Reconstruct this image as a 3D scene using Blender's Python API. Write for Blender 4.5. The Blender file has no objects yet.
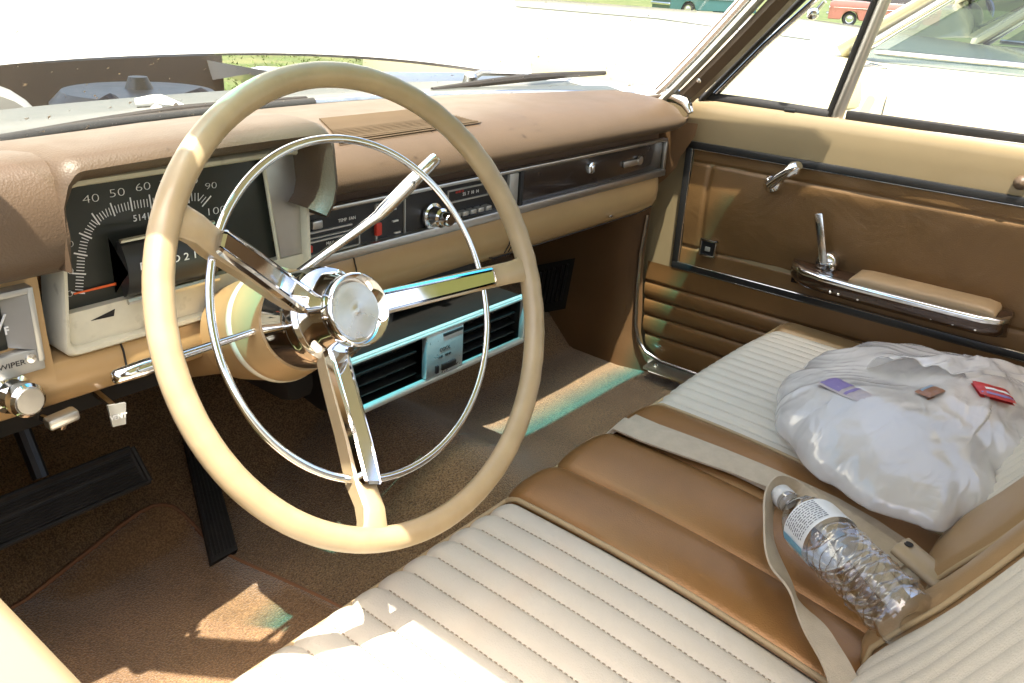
import bpy, bmesh, math, random
from mathutils import Vector, Matrix, noise
random.seed(7)
R = math.radians
sc = bpy.context.scene
col = sc.collection

# ------------------------------------------------------------------ camera
CX, CY, F = 512.0, 341.5, 847.47
cr = Vector((0.62736625, -0.77671973, 0.05583947)); cu = Vector((0.27462395, 0.28777601, 0.91747842)); cd = Vector((0.72869285, 0.56026014, -0.3938468))
CP = Vector((-0.858626, -0.52236968, 0.89453667))
cam_d = bpy.data.cameras.new('camera'); cam = bpy.data.objects.new('camera', cam_d); col.objects.link(cam)
cam.matrix_world = Matrix(((cr.x, cu.x, -cd.x, CP.x), (cr.y, cu.y, -cd.y, CP.y), (cr.z, cu.z, -cd.z, CP.z), (0, 0, 0, 1)))
cam_d.sensor_width = 36; cam_d.lens = F / 1024 * 36; cam_d.clip_start = 0.01; cam_d.clip_end = 2000
sc.camera = cam

# ------------------------------------------------------------------ light
SUN = Vector((0.25, 0.235, -1)).normalized()          # direction the light travels
EL = math.asin(-SUN.z); AZ = math.atan2(-SUN.x, -SUN.y)  # azimuth of the sun measured from +y toward +x
w = bpy.data.worlds.new("World"); sc.world = w; w.use_nodes = True
nt = w.node_tree; bg = nt.nodes['Background']
sky = nt.nodes.new('ShaderNodeTexSky'); sky.sky_type = 'NISHITA'; sky.sun_disc = False
sky.sun_elevation = EL; sky.sun_rotation = AZ; sky.air_density = 1.0; sky.dust_density = 6.0; sky.ozone_density = 0.2
nt.links.new(sky.outputs[0], bg.inputs[0]); bg.inputs[1].default_value = 0.15
sl = bpy.data.lights.new('sun', 'SUN'); sl.energy = 3.8; sl.angle = R(0.5); sl.color = (1, 0.94, 0.84)
so = bpy.data.objects.new('sun', sl); col.objects.link(so)
so.rotation_euler = SUN.to_track_quat('-Z', 'Y').to_euler()
sc.view_settings.view_transform = 'Standard'; sc.view_settings.look = 'None'; sc.view_settings.gamma = 1
sc.view_settings.exposure = 1.85
sc.view_settings.use_curve_mapping = False
sc.cycles.use_denoising = True
sc.cycles.max_bounces = 10; sc.cycles.transparent_max_bounces = 16; sc.cycles.diffuse_bounces = 5
sc.cycles.sample_clamp_indirect = 8
sc.cycles.caustics_reflective = False; sc.cycles.caustics_refractive = False

# ------------------------------------------------------------------ helpers
def at(px, py, ax, v):
    d = cd + cr * ((px - CX) / F) - cu * ((py - CY) / F)
    return CP + d * ((v - CP[ax]) / d[ax])

def tag(o, label=None, cat=None, group=None, kind=None):
    if label: o['label'] = label
    if cat: o['category'] = cat
    if group: o['group'] = group
    if kind: o['kind'] = kind
    return o

def thing(name, label, cat, loc=(0, 0, 0), group=None):
    o = bpy.data.objects.new(name, None); col.objects.link(o); o.location = loc; o.empty_display_size = .05
    return tag(o, label, cat, group)

class G:
    """collects geometry in world coordinates"""
    def __init__(s): s.v = []; s.f = []; s.m = []; s.mi = 0
    def add(s, vs, fs):
        b = len(s.v); s.v += [tuple(v) for v in vs]; s.f += [tuple(b + i for i in f) for f in fs]; s.m += [s.mi] * len(fs); return s
    def mat(s, i): s.mi = i; return s
    def grid(s, rows, cu_=False, cv=False):
        n, k = len(rows), len(rows[0]); fs = []
        for i in range(n - (0 if cu_ else 1)):
            for j in range(k - (0 if cv else 1)):
                a, b = i, (i + 1) % n; c, d = j, (j + 1) % k
                fs.append((a * k + c, a * k + d, b * k + d, b * k + c))
        return s.add([p for r in rows for p in r], fs)
    def tube(s, path, rad, n=12, closed=False, sq=None, up=None):
        path = [Vector(p) for p in path]; m = len(path)
        if not hasattr(rad, '__len__'): rad = [rad] * m
        rows = []; prev = None
        for i, p in enumerate(path):
            a = path[i - 1] if (i > 0 or closed) else p; b = path[(i + 1) % m] if (i < m - 1 or closed) else p
            t = (b - a).normalized()
            if up is not None: x = Vector(up) - t * t.dot(Vector(up)); x.normalize()
            else:
                if prev is None:
                    x = t.orthogonal().normalized()
                else: x = (prev - t * t.dot(prev)).normalized()
            prev = x; y = t.cross(x); r = rad[i]; row = []
            for k in range(n):
                an = 2 * math.pi * k / n; c, q = math.cos(an), math.sin(an)
                if sq: row.append(p + x * (c * sq[0]) + y * (q * sq[1]))
                else: row.append(p + x * (c * r) + y * (q * r))
            rows.append(row)
        b = len(s.v); s.grid(rows, closed, True)
        if not closed:
            s.f.append(tuple(b + k for k in range(n))[::-1]); s.m.append(s.mi)
            s.f.append(tuple(b + (m - 1) * n + k for k in range(n))); s.m.append(s.mi)
        return s
    def lathe(s, prof, o, axis, n=32, caps=True):
        """prof: (distance along axis, radius)"""
        o = Vector(o); a = Vector(axis).normalized(); x = a.orthogonal().normalized(); y = a.cross(x)
        rows = [[o + a * h + (x * math.cos(2 * math.pi * k / n) + y * math.sin(2 * math.pi * k / n)) * r for k in range(n)] for h, r in prof]
        b = len(s.v); s.grid(rows, False, True)
        if caps:
            if prof[0][1] > 1e-6: s.f.append(tuple(b + k for k in range(n))[::-1]); s.m.append(s.mi)
            if prof[-1][1] > 1e-6: s.f.append(tuple(b + (len(prof) - 1) * n + k for k in range(n))); s.m.append(s.mi)
        return s
    def prism(s, poly, vec):
        vec = Vector(vec); poly = [Vector(p) for p in poly]; n = len(poly)
        fs = [tuple(range(n))[::-1], tuple(range(n, 2 * n))] + [(i, (i + 1) % n, n + (i + 1) % n, n + i) for i in range(n)]
        return s.add(poly + [p + vec for p in poly], fs)
    def box(s, c, size, rot=None, bev=0.0, seg=2):
        bm = bmesh.new(); bmesh.ops.create_cube(bm, size=1)
        bmesh.ops.scale(bm, vec=size, verts=bm.verts)
        if bev > 0: bmesh.ops.bevel(bm, geom=bm.edges[:], offset=bev, segments=seg, affect='EDGES', profile=.5)
        m = Matrix.Translation(Vector(c)) @ (rot.to_4x4() if rot is not None else Matrix.Identity(4))
        bm.verts.index_update(); s.add([m @ v.co for v in bm.verts], [[v.index for v in f.verts] for f in bm.faces]); bm.free()
        return s
    def ribbon(s, path, wdir, width, th=.0015):
        """flat strap along path; wdir(i) gives the width direction"""
        path = [Vector(p) for p in path]; rows = []
        for i, p in enumerate(path):
            t = (path[min(i + 1, len(path) - 1)] - path[max(i - 1, 0)]).normalized()
            wd = wdir(i) if callable(wdir) else Vector(wdir); wd = Vector(wd); wd = (wd - t * t.dot(wd)).normalized()
            nn = t.cross(wd); ww = width(i) if callable(width) else width
            rows.append([p - wd * ww / 2 + nn * th, p - wd * ww / 4 + nn * th * 1.3, p + nn * th * 1.4, p + wd * ww / 4 + nn * th * 1.3, p + wd * ww / 2 + nn * th, p + wd * ww / 2 - nn * th, p - wd * ww / 2 - nn * th])
        b = len(s.v); s.grid(rows, False, True); k = 7; m = len(rows)
        s.f.append(tuple(b + i for i in range(k))[::-1]); s.m.append(s.mi); s.f.append(tuple(b + (m - 1) * k + i for i in range(k))); s.m.append(s.mi)
        return s
    def build(s, name, mats, parent=None, smooth=35, sub=0, tagd=None):
        me = bpy.data.meshes.new(name); me.from_pydata(s.v, [], s.f)
        mats = mats if isinstance(mats, (list, tuple)) else [mats]
        for m_ in mats: me.materials.append(m_)
        if len(mats) > 1: me.polygons.foreach_set('material_index', s.m)
        bm = bmesh.new(); bm.from_mesh(me); bmesh.ops.recalc_face_normals(bm, faces=bm.faces); bm.to_mesh(me); bm.free()
        if smooth:
            me.shade_smooth()
            if smooth < 179: me.set_sharp_from_angle(angle=R(smooth))
        o = bpy.data.objects.new(name, me); col.objects.link(o)
        if parent is not None:
            o.parent = parent
            r_ = parent
            if parent.type == 'EMPTY': o.matrix_parent_inverse = Matrix.Translation(-parent.location)
        if sub:
            md = o.modifiers.new('s', 'SUBSURF'); md.levels = sub; md.render_levels = sub
        return o

def quad_g(pts, vec): return G().prism(pts, vec)

# ------------------------------------------------------------------ materials
def new(name):
    m = bpy.data.materials.new(name); m.use_nodes = True; n = m.node_tree
    return m, n, n.nodes['Principled BSDF']
def N(n, t, **kw):
    x = n.nodes.new(t)
    for k, v in kw.items():
        if k in x.inputs: x.inputs[k].default_value = v
        else: setattr(x, k, v)
    return x
def mat(name, c, rough=.5, metal=0, var=.12, vs=8, bump=0, bs=300, coat=0, spec=.5, c2=None, c2s=30, c2r=(.5, .7), sheen=0, rv=.08, sub=0, bd=.001):
    m, n, p = new(name)
    p.inputs['Roughness'].default_value = rough; p.inputs['Metallic'].default_value = metal
    p.inputs['Coat Weight'].default_value = coat; p.inputs['Coat Roughness'].default_value = .08
    p.inputs['Specular IOR Level'].default_value = spec
    if sheen: p.inputs['Sheen Weight'].default_value = sheen; p.inputs['Sheen Roughness'].default_value = .4
    if sub:
        p.inputs['Subsurface Weight'].default_value = sub; p.inputs['Subsurface Radius'].default_value = (.01, .006, .003); p.inputs['Subsurface Scale'].default_value = 1
    tc = N(n, 'ShaderNodeTexCoord'); nz = N(n, 'ShaderNodeTexNoise', Scale=vs, Detail=6.0, Roughness=.6)
    n.links.new(tc.outputs['Object'], nz.inputs['Vector'])
    rp = N(n, 'ShaderNodeValToRGB'); e = rp.color_ramp.elements
    e[0].position = .3; e[1].position = .7
    e[0].color = tuple(max(0, x * (1 - var)) for x in c) + (1,); e[1].color = tuple(min(1, x * (1 + var)) for x in c) + (1,)
    n.links.new(nz.outputs['Fac'], rp.inputs[0]); out = rp.outputs[0]
    if c2 is not None:
        n2 = N(n, 'ShaderNodeTexNoise', Scale=c2s, Detail=3.0); n.links.new(tc.outputs['Object'], n2.inputs['Vector'])
        r2 = N(n, 'ShaderNodeValToRGB'); r2.color_ramp.elements[0].position = c2r[0]; r2.color_ramp.elements[1].position = c2r[1]
        n.links.new(n2.outputs['Fac'], r2.inputs[0])
        mx = N(n, 'ShaderNodeMix', data_type='RGBA'); n.links.new(r2.outputs[0], mx.inputs[0]); n.links.new(out, mx.inputs[6]); mx.inputs[7].default_value = tuple(c2) + (1,)
        out = mx.outputs[2]
    n.links.new(out, p.inputs['Base Color'])
    if rv:
        mr = N(n, 'ShaderNodeMapRange'); mr.inputs[3].default_value = max(0, rough - rv); mr.inputs[4].default_value = min(1, rough + rv)
        nr = N(n, 'ShaderNodeTexNoise', Scale=vs * 3, Detail=5.0); n.links.new(tc.outputs['Object'], nr.inputs['Vector'])
        n.links.new(nr.outputs['Fac'], mr.inputs[0]); n.links.new(mr.outputs[0], p.inputs['Roughness'])
    if bump:
        nb = N(n, 'ShaderNodeTexNoise', Scale=bs, Detail=3.0); n.links.new(tc.outputs['Object'], nb.inputs['Vector'])
        bp = N(n, 'ShaderNodeBump', Strength=bump, Distance=bd); n.links.new(nb.outputs['Fac'], bp.inputs['Height']); n.links.new(bp.outputs[0], p.inputs['Normal'])
    return m
def vinyl(name, c, rough=.42, var=.1, metal=0, grain=.35, wrinkle=0, **k):
    """grained vinyl: fine voronoi grain plus optional broad wrinkles"""
    m = mat(name, c, rough, metal, var, 7, **k); n = m.node_tree; p = n.nodes['Principled BSDF']
    tc = N(n, 'ShaderNodeTexCoord'); vo = N(n, 'ShaderNodeTexVoronoi', Scale=520.0); n.links.new(tc.outputs['Object'], vo.inputs['Vector'])
    b1 = N(n, 'ShaderNodeBump', Strength=grain, Distance=.0006); n.links.new(vo.outputs['Distance'], b1.inputs['Height'])
    if wrinkle:
        nz = N(n, 'ShaderNodeTexNoise', Scale=9.0, Detail=3.0, Distortion=.8); n.links.new(tc.outputs['Object'], nz.inputs['Vector'])
        b2 = N(n, 'ShaderNodeBump', Strength=wrinkle, Distance=.02); n.links.new(nz.outputs['Fac'], b2.inputs['Height']); n.links.new(b2.outputs[0], b1.inputs['Normal'])
    n.links.new(b1.outputs[0], p.inputs['Normal']); return m
def glassy(name, tint=(.9, .95, .93), refl=1.0, rough=0.0, band=None, dirt=0.0):
    m = bpy.data.materials.new(name); m.use_nodes = True; n = m.node_tree; n.nodes.clear()
    o = N(n, 'ShaderNodeOutputMaterial'); tr = N(n, 'ShaderNodeBsdfTransparent'); gl = N(n, 'ShaderNodeBsdfGlossy', Roughness=rough)
    tr.inputs[0].default_value = tint + (1,)
    fr = N(n, 'ShaderNodeFresnel', IOR=1.5); ge = N(n, 'ShaderNodeNewGeometry'); io = N(n, 'ShaderNodeMapRange'); io.inputs[3].default_value = 1.5; io.inputs[4].default_value = 1 / 1.5
    n.links.new(ge.outputs['Backfacing'], io.inputs[0]); n.links.new(io.outputs[0], fr.inputs['IOR'])
    mul = N(n, 'ShaderNodeMath', operation='MULTIPLY'); mul.inputs[1].default_value = refl
    n.links.new(fr.outputs[0], mul.inputs[0]); mx = N(n, 'ShaderNodeMixShader')
    n.links.new(mul.outputs[0], mx.inputs[0]); n.links.new(tr.outputs[0], mx.inputs[1]); n.links.new(gl.outputs[0], mx.inputs[2])
    last = mx.outputs[0]; tc = N(n, 'ShaderNodeTexCoord')
    if band:
        sp = N(n, 'ShaderNodeSeparateXYZ'); n.links.new(tc.outputs['Object'], sp.inputs[0])
        mr = N(n, 'ShaderNodeMapRange'); mr.inputs[1].default_value = band[0]; mr.inputs[2].default_value = band[1]; n.links.new(sp.outputs['Z'], mr.inputs[0])
        cm = N(n, 'ShaderNodeMix', data_type='RGBA'); cm.inputs[6].default_value = tint + (1,); cm.inputs[7].default_value = band[2] + (1,)
        n.links.new(mr.outputs[0], cm.inputs[0]); n.links.new(cm.outputs[2], tr.inputs[0])
    if dirt:
        df = N(n, 'ShaderNodeBsdfDiffuse'); df.inputs[0].default_value = (.75, .75, .7, 1)
        vo = N(n, 'ShaderNodeTexNoise', Scale=95.0, Detail=2.0); n.links.new(tc.outputs['Object'], vo.inputs['Vector'])
        rp = N(n, 'ShaderNodeValToRGB'); rp.color_ramp.elements[0].position = .70; rp.color_ramp.elements[1].position = .76
        rp.color_ramp.elements[0].color = (dirt, dirt, dirt, 1)
        n.links.new(vo.outputs['Fac'], rp.inputs[0]); m2 = N(n, 'ShaderNodeMixShader')
        n.links.new(rp.outputs[0], m2.inputs[0]); n.links.new(last, m2.inputs[1]); n.links.new(df.outputs[0], m2.inputs[2]); last = m2.outputs[0]
    n.links.new(last, o.inputs[0]); return m

M = {}
M['chrome'] = mat('chrome', (.82, .83, .84), .07, 1, .04, 20, rv=.04)
M['chrome_worn'] = mat('worn chrome', (.7, .7, .69), .2, 1, .12, 40, rv=.1)
M['brushed'] = mat('brushed silver', (.6, .59, .55), .34, 1, .06, 25)
M['louv'] = mat('louvre black', (.010, .011, .011), .45, 0, .2, 20)
M['acframe'] = mat('satin silver trim', (.50, .50, .45), .35, .35, .06, 25)
M['silver'] = mat('silver paint', (.50, .50, .46), .38, .6, .06, 25)
M['cream'] = mat('cream bezel', (.62, .58, .44), .45, 0, .1, 20, c2=(.4, .36, .25), c2s=60, c2r=(.6, .8))
M['black'] = mat('black plastic', (.018, .018, .018), .35, 0, .2, 20)
M['blackrub'] = mat('black rubber', (.016, .015, .014), .62, 0, .3, 30, bump=.3, bs=200)
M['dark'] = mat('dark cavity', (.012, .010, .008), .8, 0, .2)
M['dial'] = mat('dial face', (.022, .024, .018), .32, 0, .2, 10)
M['white'] = mat('white print', (.8, .8, .76), .5, 0, .05)
M['orange'] = mat('orange print', (.75, .12, .02), .5, 0, .05)
M['red'] = mat('red print', (.6, .05, .03), .4, 0, .1)
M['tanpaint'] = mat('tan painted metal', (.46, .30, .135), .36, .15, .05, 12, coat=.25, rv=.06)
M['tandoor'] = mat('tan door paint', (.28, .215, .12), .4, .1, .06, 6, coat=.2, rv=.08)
M['pad'] = vinyl('brown dash vinyl', (.090, .058, .033), .5, .1, rv=.1)
M['hood_in'] = vinyl('brown visor vinyl', (.12, .07, .04), .48, .1)
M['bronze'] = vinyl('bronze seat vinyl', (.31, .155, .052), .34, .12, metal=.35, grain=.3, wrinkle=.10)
M['seatgold'] = vinyl('gold seat vinyl', (.36, .23, .11), .36, .12, metal=.25, grain=.3)
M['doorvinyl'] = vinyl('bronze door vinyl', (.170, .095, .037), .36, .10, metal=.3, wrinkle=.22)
M['kick'] = vinyl('brown kick vinyl', (.15, .080, .034), .5, .1, metal=.1)
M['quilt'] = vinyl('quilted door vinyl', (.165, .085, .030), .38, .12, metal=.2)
M['pleat'] = vinyl('beige pleated vinyl', (.60, .55, .455), .45, .05, grain=.45)
M['thread'] = mat('tan piping', (.42, .31, .17), .5)
M['rim'] = mat('cream tan steering plastic', (.40, .305, .175), .40, 0, .08, 25, coat=.2, c2=(.32, .24, .13), c2s=22, c2r=(.4, .8), sub=.15, bump=.15, bs=160)
M['belt'] = mat('beige webbing', (.50, .42, .31), .75, 0, .08, 60, bump=.7, bs=700)
M['whitepaint'] = mat('white car paint', (.82, .82, .78), .2, 0, .02, 3, coat=1)
M['creampaint'] = mat('cream car paint', (.66, .60, .40), .2, 0, .02, 3, coat=1)
M['tealpaint'] = mat('teal car paint', (.04, .12, .13), .2, 0, .04, 3, coat=1)
M['greypaint'] = mat('pale blue car paint', (.40, .45, .45), .25, 0, .04, 3, coat=1)
M['redpaint'] = mat('dull red car paint', (.36, .14, .11), .3, 0, .05, 3, coat=.8)
M['tyre'] = mat('tyre', (.02, .02, .02), .8)
M['headliner'] = mat('headliner', (.62, .55, .42), .8, 0, .04)
M['concrete'] = M['headliner']
M['clear'] = glassy('clear plastic', (.97, .97, .97), 3.0, .05)
M['cowl'] = mat('grey cowl paint', (.085, .095, .09), .35, .2, .1, 10)
M['glass'] = glassy('side glass', (.90, .95, .93), 1.0)
M['carglass'] = glassy('tinted car glass', (.38, .45, .45), 1.2)
M['wind'] = glassy('shaded windshield glass', (.93, .95, .90), 1.0, 0, band=(1.02, 1.066, (.09, .66, .90)), dirt=.03)
M['lens'] = glassy('dial lens', (.95, .95, .95), .9)

def carpet(name, c, c2):
    m, n, p = new(name); p.inputs['Roughness'].default_value = .95; p.inputs['Specular IOR Level'].default_value = .15
    p.inputs['Sheen Weight'].default_value = .35
    tc = N(n, 'ShaderNodeTexCoord'); a = N(n, 'ShaderNodeTexNoise', Scale=420.0, Detail=2.0); b = N(n, 'ShaderNodeTexNoise', Scale=9.0, Detail=5.0)
    n.links.new(tc.outputs['Object'], a.inputs['Vector']); n.links.new(tc.outputs['Object'], b.inputs['Vector'])
    r1 = N(n, 'ShaderNodeValToRGB'); r1.color_ramp.elements[0].position = .36; r1.color_ramp.elements[1].position = .66
    r1.color_ramp.elements[0].color = tuple(x * .6 for x in c) + (1,); r1.color_ramp.elements[1].color = tuple(c2) + (1,)
    n.links.new(a.outputs['Fac'], r1.inputs[0])
    r2 = N(n, 'ShaderNodeValToRGB'); r2.color_ramp.elements[0].position = .3; r2.color_ramp.elements[1].position = .75
    r2.color_ramp.elements[0].color = (.7, .7, .7, 1); r2.color_ramp.elements[1].color = (1.15, 1.15, 1.15, 1); n.links.new(b.outputs['Fac'], r2.inputs[0])
    mx = N(n, 'ShaderNodeMix', data_type='RGBA', blend_type='MULTIPLY'); mx.inputs[0].default_value = 1
    n.links.new(r1.outputs[0], mx.inputs[6]); n.links.new(r2.outputs[0], mx.inputs[7]); n.links.new(mx.outputs[2], p.inputs['Base Color'])
    bp = N(n, 'ShaderNodeBump', Strength=.9, Distance=.003); n.links.new(a.outputs['Fac'], bp.inputs['Height']); n.links.new(bp.outputs[0], p.inputs['Normal'])
    return m
M['carpet'] = carpet('brown carpet', (.19, .11, .052), (.31, .195, .095))
M['mat'] = carpet('brown mat pile', (.27, .150, .068), (.34, .20, .095))

def text(s, pos, size, xdir, ydir, m, parent, name='lettering', ext=.0003, bold=0, align='CENTER', squash=1.0):
    c = bpy.data.curves.new(name, 'FONT'); c.body = s; c.size = size; c.extrude = ext; c.align_x = align; c.align_y = 'CENTER'; c.offset = bold; c.resolution_u = 3
    t = bpy.data.objects.new('tmp_text', c); col.objects.link(t)
    dg = bpy.context.evaluated_depsgraph_get(); me = bpy.data.meshes.new_from_object(t.evaluated_get(dg)); bpy.data.objects.remove(t)
    x = Vector(xdir).normalized(); y = Vector(ydir); y = (y - x * x.dot(y)).normalized(); z = x.cross(y)
    me.transform(Matrix(((x.x * squash, y.x, z.x, pos[0]), (x.y * squash, y.y, z.y, pos[1]), (x.z * squash, y.z, z.z, pos[2]), (0, 0, 0, 1))))
    me.materials.append(m); me.name = name
    o = bpy.data.objects.new(name, me); col.objects.link(o); o.parent = parent
    if parent.type == 'EMPTY': o.matrix_parent_inverse = Matrix.Translation(-parent.location)
    return o
def lerp(a, b, t): return a + (b - a) * t
def interp(tab, x):
    if x <= tab[0][0]: return tab[0][1]
    for (a, b), (c, d) in zip(tab, tab[1:]):
        if x <= c:
            t = (x - a) / (c - a); t = t * t * (3 - 2 * t); return lerp(b, d, t)
    return tab[-1][1]

# ================================================================== SETTING
def floor_z(x, y):
    z = .095
    z += .125 * math.exp(-((x - .02) / .15) ** 2) * (1 / (1 + math.exp(-(y - .12) / .07)))      # transmission tunnel
    z -= .05 * math.exp(-((x + .42) / .16) ** 2) * max(0, min(1, (.62 - abs(y - .25)) / .3)) * .6
    z += max(0, y - .50) * .95
    z += .006 * noise.noise(Vector((x * 6, y * 6, 1)))
    return z
def on_floor(px, py, lift=0.0):
    d = cd + cr * ((px - CX) / F) - cu * ((py - CY) / F); t = .3
    while t < 3:
        p = CP + d * t
        if p.z <= floor_z(p.x, p.y) + lift: break
        t += .002
    p.z = floor_z(p.x, p.y) + lift
    return p
# ground of the show field
g = G(); S_ = 400
g.add([(-S_, -S_, -.42), (S_, -S_, -.42), (S_, S_, -.42), (-S_, S_, -.42)], [(0, 1, 2, 3)])
grassm = mat('grass ground', (.065, .095, .022), .9, 0, .35, 3, bump=.6, bs=40, bd=.02, c2=(.12, .13, .045), c2s=1.2, c2r=(.45, .6))
tag(g.build('ground', grassm, smooth=0), kind='structure')
g = G()
for i in range(30000):
    a = random.uniform(-.2, 1.45); d_ = 4.5 + 22 * random.random() ** 1.3
    x = -.8 + d_ * math.sin(a); y = -.5 + d_ * math.cos(a); h = random.uniform(.02, .06); th = random.uniform(0, 6.28); wd = random.uniform(.008, .02)
    dx, dy = math.cos(th) * wd, math.sin(th) * wd; lx, ly = random.uniform(-.05, .05), random.uniform(-.05, .05)
    g.add([(x - dx, y - dy, -.42), (x + dx, y + dy, -.42), (x + lx, y + ly, -.42 + h)], [(0, 1, 2)])
bl = mat('grass blades', (.085, .13, .025), .7, 0, .35, 2)
tag(g.build('grass', bl, smooth=0), 'short sunlit grass growing between the parked cars', 'grass', kind='stuff')

# carpet (the floor of the car)
rows = []
for i in range(111):
    x = -.74 + 1.455 * i / 110; rows.append([(x, y, floor_z(x, y)) for y in [-.62 + 1.42 * j / 110 for j in range(111)]])
tag(G().grid(rows).build('floor', M['carpet'], smooth=180), kind='structure')
g = G()
# firewall behind the dash
g.grid([[(x, .80, .3), (x, .80, .60), (x, .62, .66)] for x in (-.78, 0, .72)])
tag(g.build('firewall', M['carpet']), kind='structure')

# ================================================================== OWN CAR BODY
body = thing('car_body', 'body of the car around the seats with open white hood, windshield posts and roof', 'car body', (0, 0, -.42))
# kick panel beside the passenger footwell
g = G()
kp = []
for j in range(25):
    z = .09 + .56 * j / 24; row = []
    ye = interp([(.09, .30), (.135, .305), (.16, .318), (.2, .328), (.3, .338), (.45, .345), (.66, .262)], z)
    ye2 = interp([(.09, .292), (.2, .325), (.35, .338), (.5, .335), (.56, .29), (.64, .255)], z)
    for i in range(16):
        t = i / 15; y = lerp(ye2, .80, t); x = .712 - .022 * min(1, (y - ye2) / .06) + .01 * math.sin(t * 3) - .02 * max(0, (.2 - z) / .1) * 0
        row.append((x, y, z))
    kp.append(row)
kick = G().grid(kp).build('kick_panel', M['kick'], body, 60)
kl = [[(-.752, lerp(.28, .80, i / 6), lerp(.05, .62, j / 6)) for i in range(7)] for j in range(7)]
G().grid(kl).build('kick_panel', M['kick'], body)
# vent grille on the kick panel
g = G()
c0 = at(556, 275, 0, .688)
for i in range(9):
    t = i / 8; y = .515 + .10 * t
    g.tube([(.684, y, .30 - .05 * t), (.684, y + .012, .21 - .05 * t)], .003, 6)
g.mat(1).add([(.6875, .50, .318), (.6875, .64, .26), (.6875, .65, .13), (.6875, .515, .19)], [(0, 1, 2, 3)])
g.build('vent_grille', [M['black'], M['dark']], kick)
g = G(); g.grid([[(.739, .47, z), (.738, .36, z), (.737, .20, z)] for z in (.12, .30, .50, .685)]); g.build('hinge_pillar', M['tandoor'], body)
# door opening beading and scuff plate
g = G(); g.tube([(.704, .338 - .0, .45), (.704, .344, .36), (.704, .342, .30), (.703, .339, .26), (.702, .333, .20), (.70, .32, .165), (.70, .30, .145), (.70, .26, .134), (.70, .10, .132), (.70, -.45, .13)], .0045, 8)
g.build('door_seal', M['chrome_worn'], body)
g = G(); g.box((.682, -.02, .127), (.045, .60, .008), None, .002); sp = g.build('scuff_plate', M['brushed'], body)
g = G(); g.lathe([(0, .006), (.003, .004)], (.682, .262, .131), (0, 0, 1), 12); g.build('screw', M['chrome'], sp)
# cowl and fenders
def hood_z(x): return .70 + .035 * (1 - (x / .85) ** 2)
g = G(); rows = []
for i in range(41):
    x = -.82 + 1.64 * i / 40; yb = .66 - .28 * x * x
    rows.append([(x, .575 - .30 * x * x - .45 * abs(x) ** 5, .662), (x, yb - .03, .670), (x, yb, .683), (x, yb + .045, .688), (x, yb + .09, .682), (x, yb + .16, .686), (x, yb + .17, .64)])
g.grid(rows).build('cowl', M['cowl'], body)
for sx in (-1, 1):
    g = G(); rows = []
    for j in range(25):
        y = .35 + 1.75 * j / 24; k = max(0, min(y - .75, .9)) * .10 + max(0, y - 1.8) * .2
        rows.append([(sx * .74, y, .60), (sx * .755, y, .668 - k), (sx * .80, y, .690 - k), (sx * .86, y, .688 - k), (sx * .93, y, .665 - k), (sx * .955, y, .62 - k), (sx * .965, y, .40), (sx * .95, y, .05), (sx * .93, y, -.15)])
    g.grid(rows).build('fender', M['whitepaint'], body)
# engine bay
g = G(); g.box((0, 1.45, .10), (1.5, 1.35, .5), None, .02); g.box((0, 2.02, .35), (1.60, .05, .70), None, .01); g.build('engine_bay', M['dark'], body)
g = G(); g.lathe([(0, .03), (0, .17), (.02, .185), (.075, .185), (.10, .16), (.105, .03), (.13, .02), (.13, 0)], (.16, 1.36, .515), (0, 0, 1), 40); g.build('air_cleaner', M['cowl'], body, 40)
g = G(); g.lathe([(0, .05), (.0, .10), (.03, .115), (.10, .10), (.13, .05), (.2, .04), (.2, 0)], (-.36, .86, .60), (0, 1, .0), 28)
g.box((-.36, 1.12, .61), (.07, .18, .07), None, .02); g.build('brake_booster', M['silver'], body, 40)
g = G(); g.box((.45, 1.25, .42), (.3, .5, .2), None, .04)
for k in range(5): g.tube([(-.5 + .2 * k, .80, .60), (-.45 + .18 * k, 1.0, .655), (-.3 + .15 * k, 1.3, .58)], .012, 8)
g.build('engine', M['blackrub'], body)
# raised hood
TH = R(66); cth, sth = math.cos(TH), math.sin(TH)
rows = []; rows2 = []
for i in range(41):
    u = -1 + 2 * i / 40; row = []; row2 = []
    for j in range(30):
        t = 1.35 * j / 29; x = u * (.80 + .03 * t)
        y0 = .93 - .19 * abs(u) ** 2.2; z0 = .742 - .056 * abs(u) ** 2.4
        e = .018 * math.exp(-((t) / .02) ** 2)
        bulge = .03 * (1 - u * u) + .012 * (abs(u) < .16)
        y = y0 + t * cth + bulge * 0 - sth * (-.0); z = z0 + t * sth
        row.append((x, y - .0, z - e * .3)); row2.append((x, y + .03 * sth, z - .03 * cth))
    rows.append(row); rows2.append(row2)
g = G().grid(rows); g.grid(rows2)
g.grid([[a[0], b[0]] for a, b in zip(rows, rows2)]); g.grid([rows[0], rows2[0]]); g.grid([rows[-1], rows2[-1]]); g.grid([[a[-1], b[-1]] for a, b in zip(rows, rows2)])
tag(g.build('hood', M['whitepaint'], body, 40), 'raised white hood standing open beyond the windshield')

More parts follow.
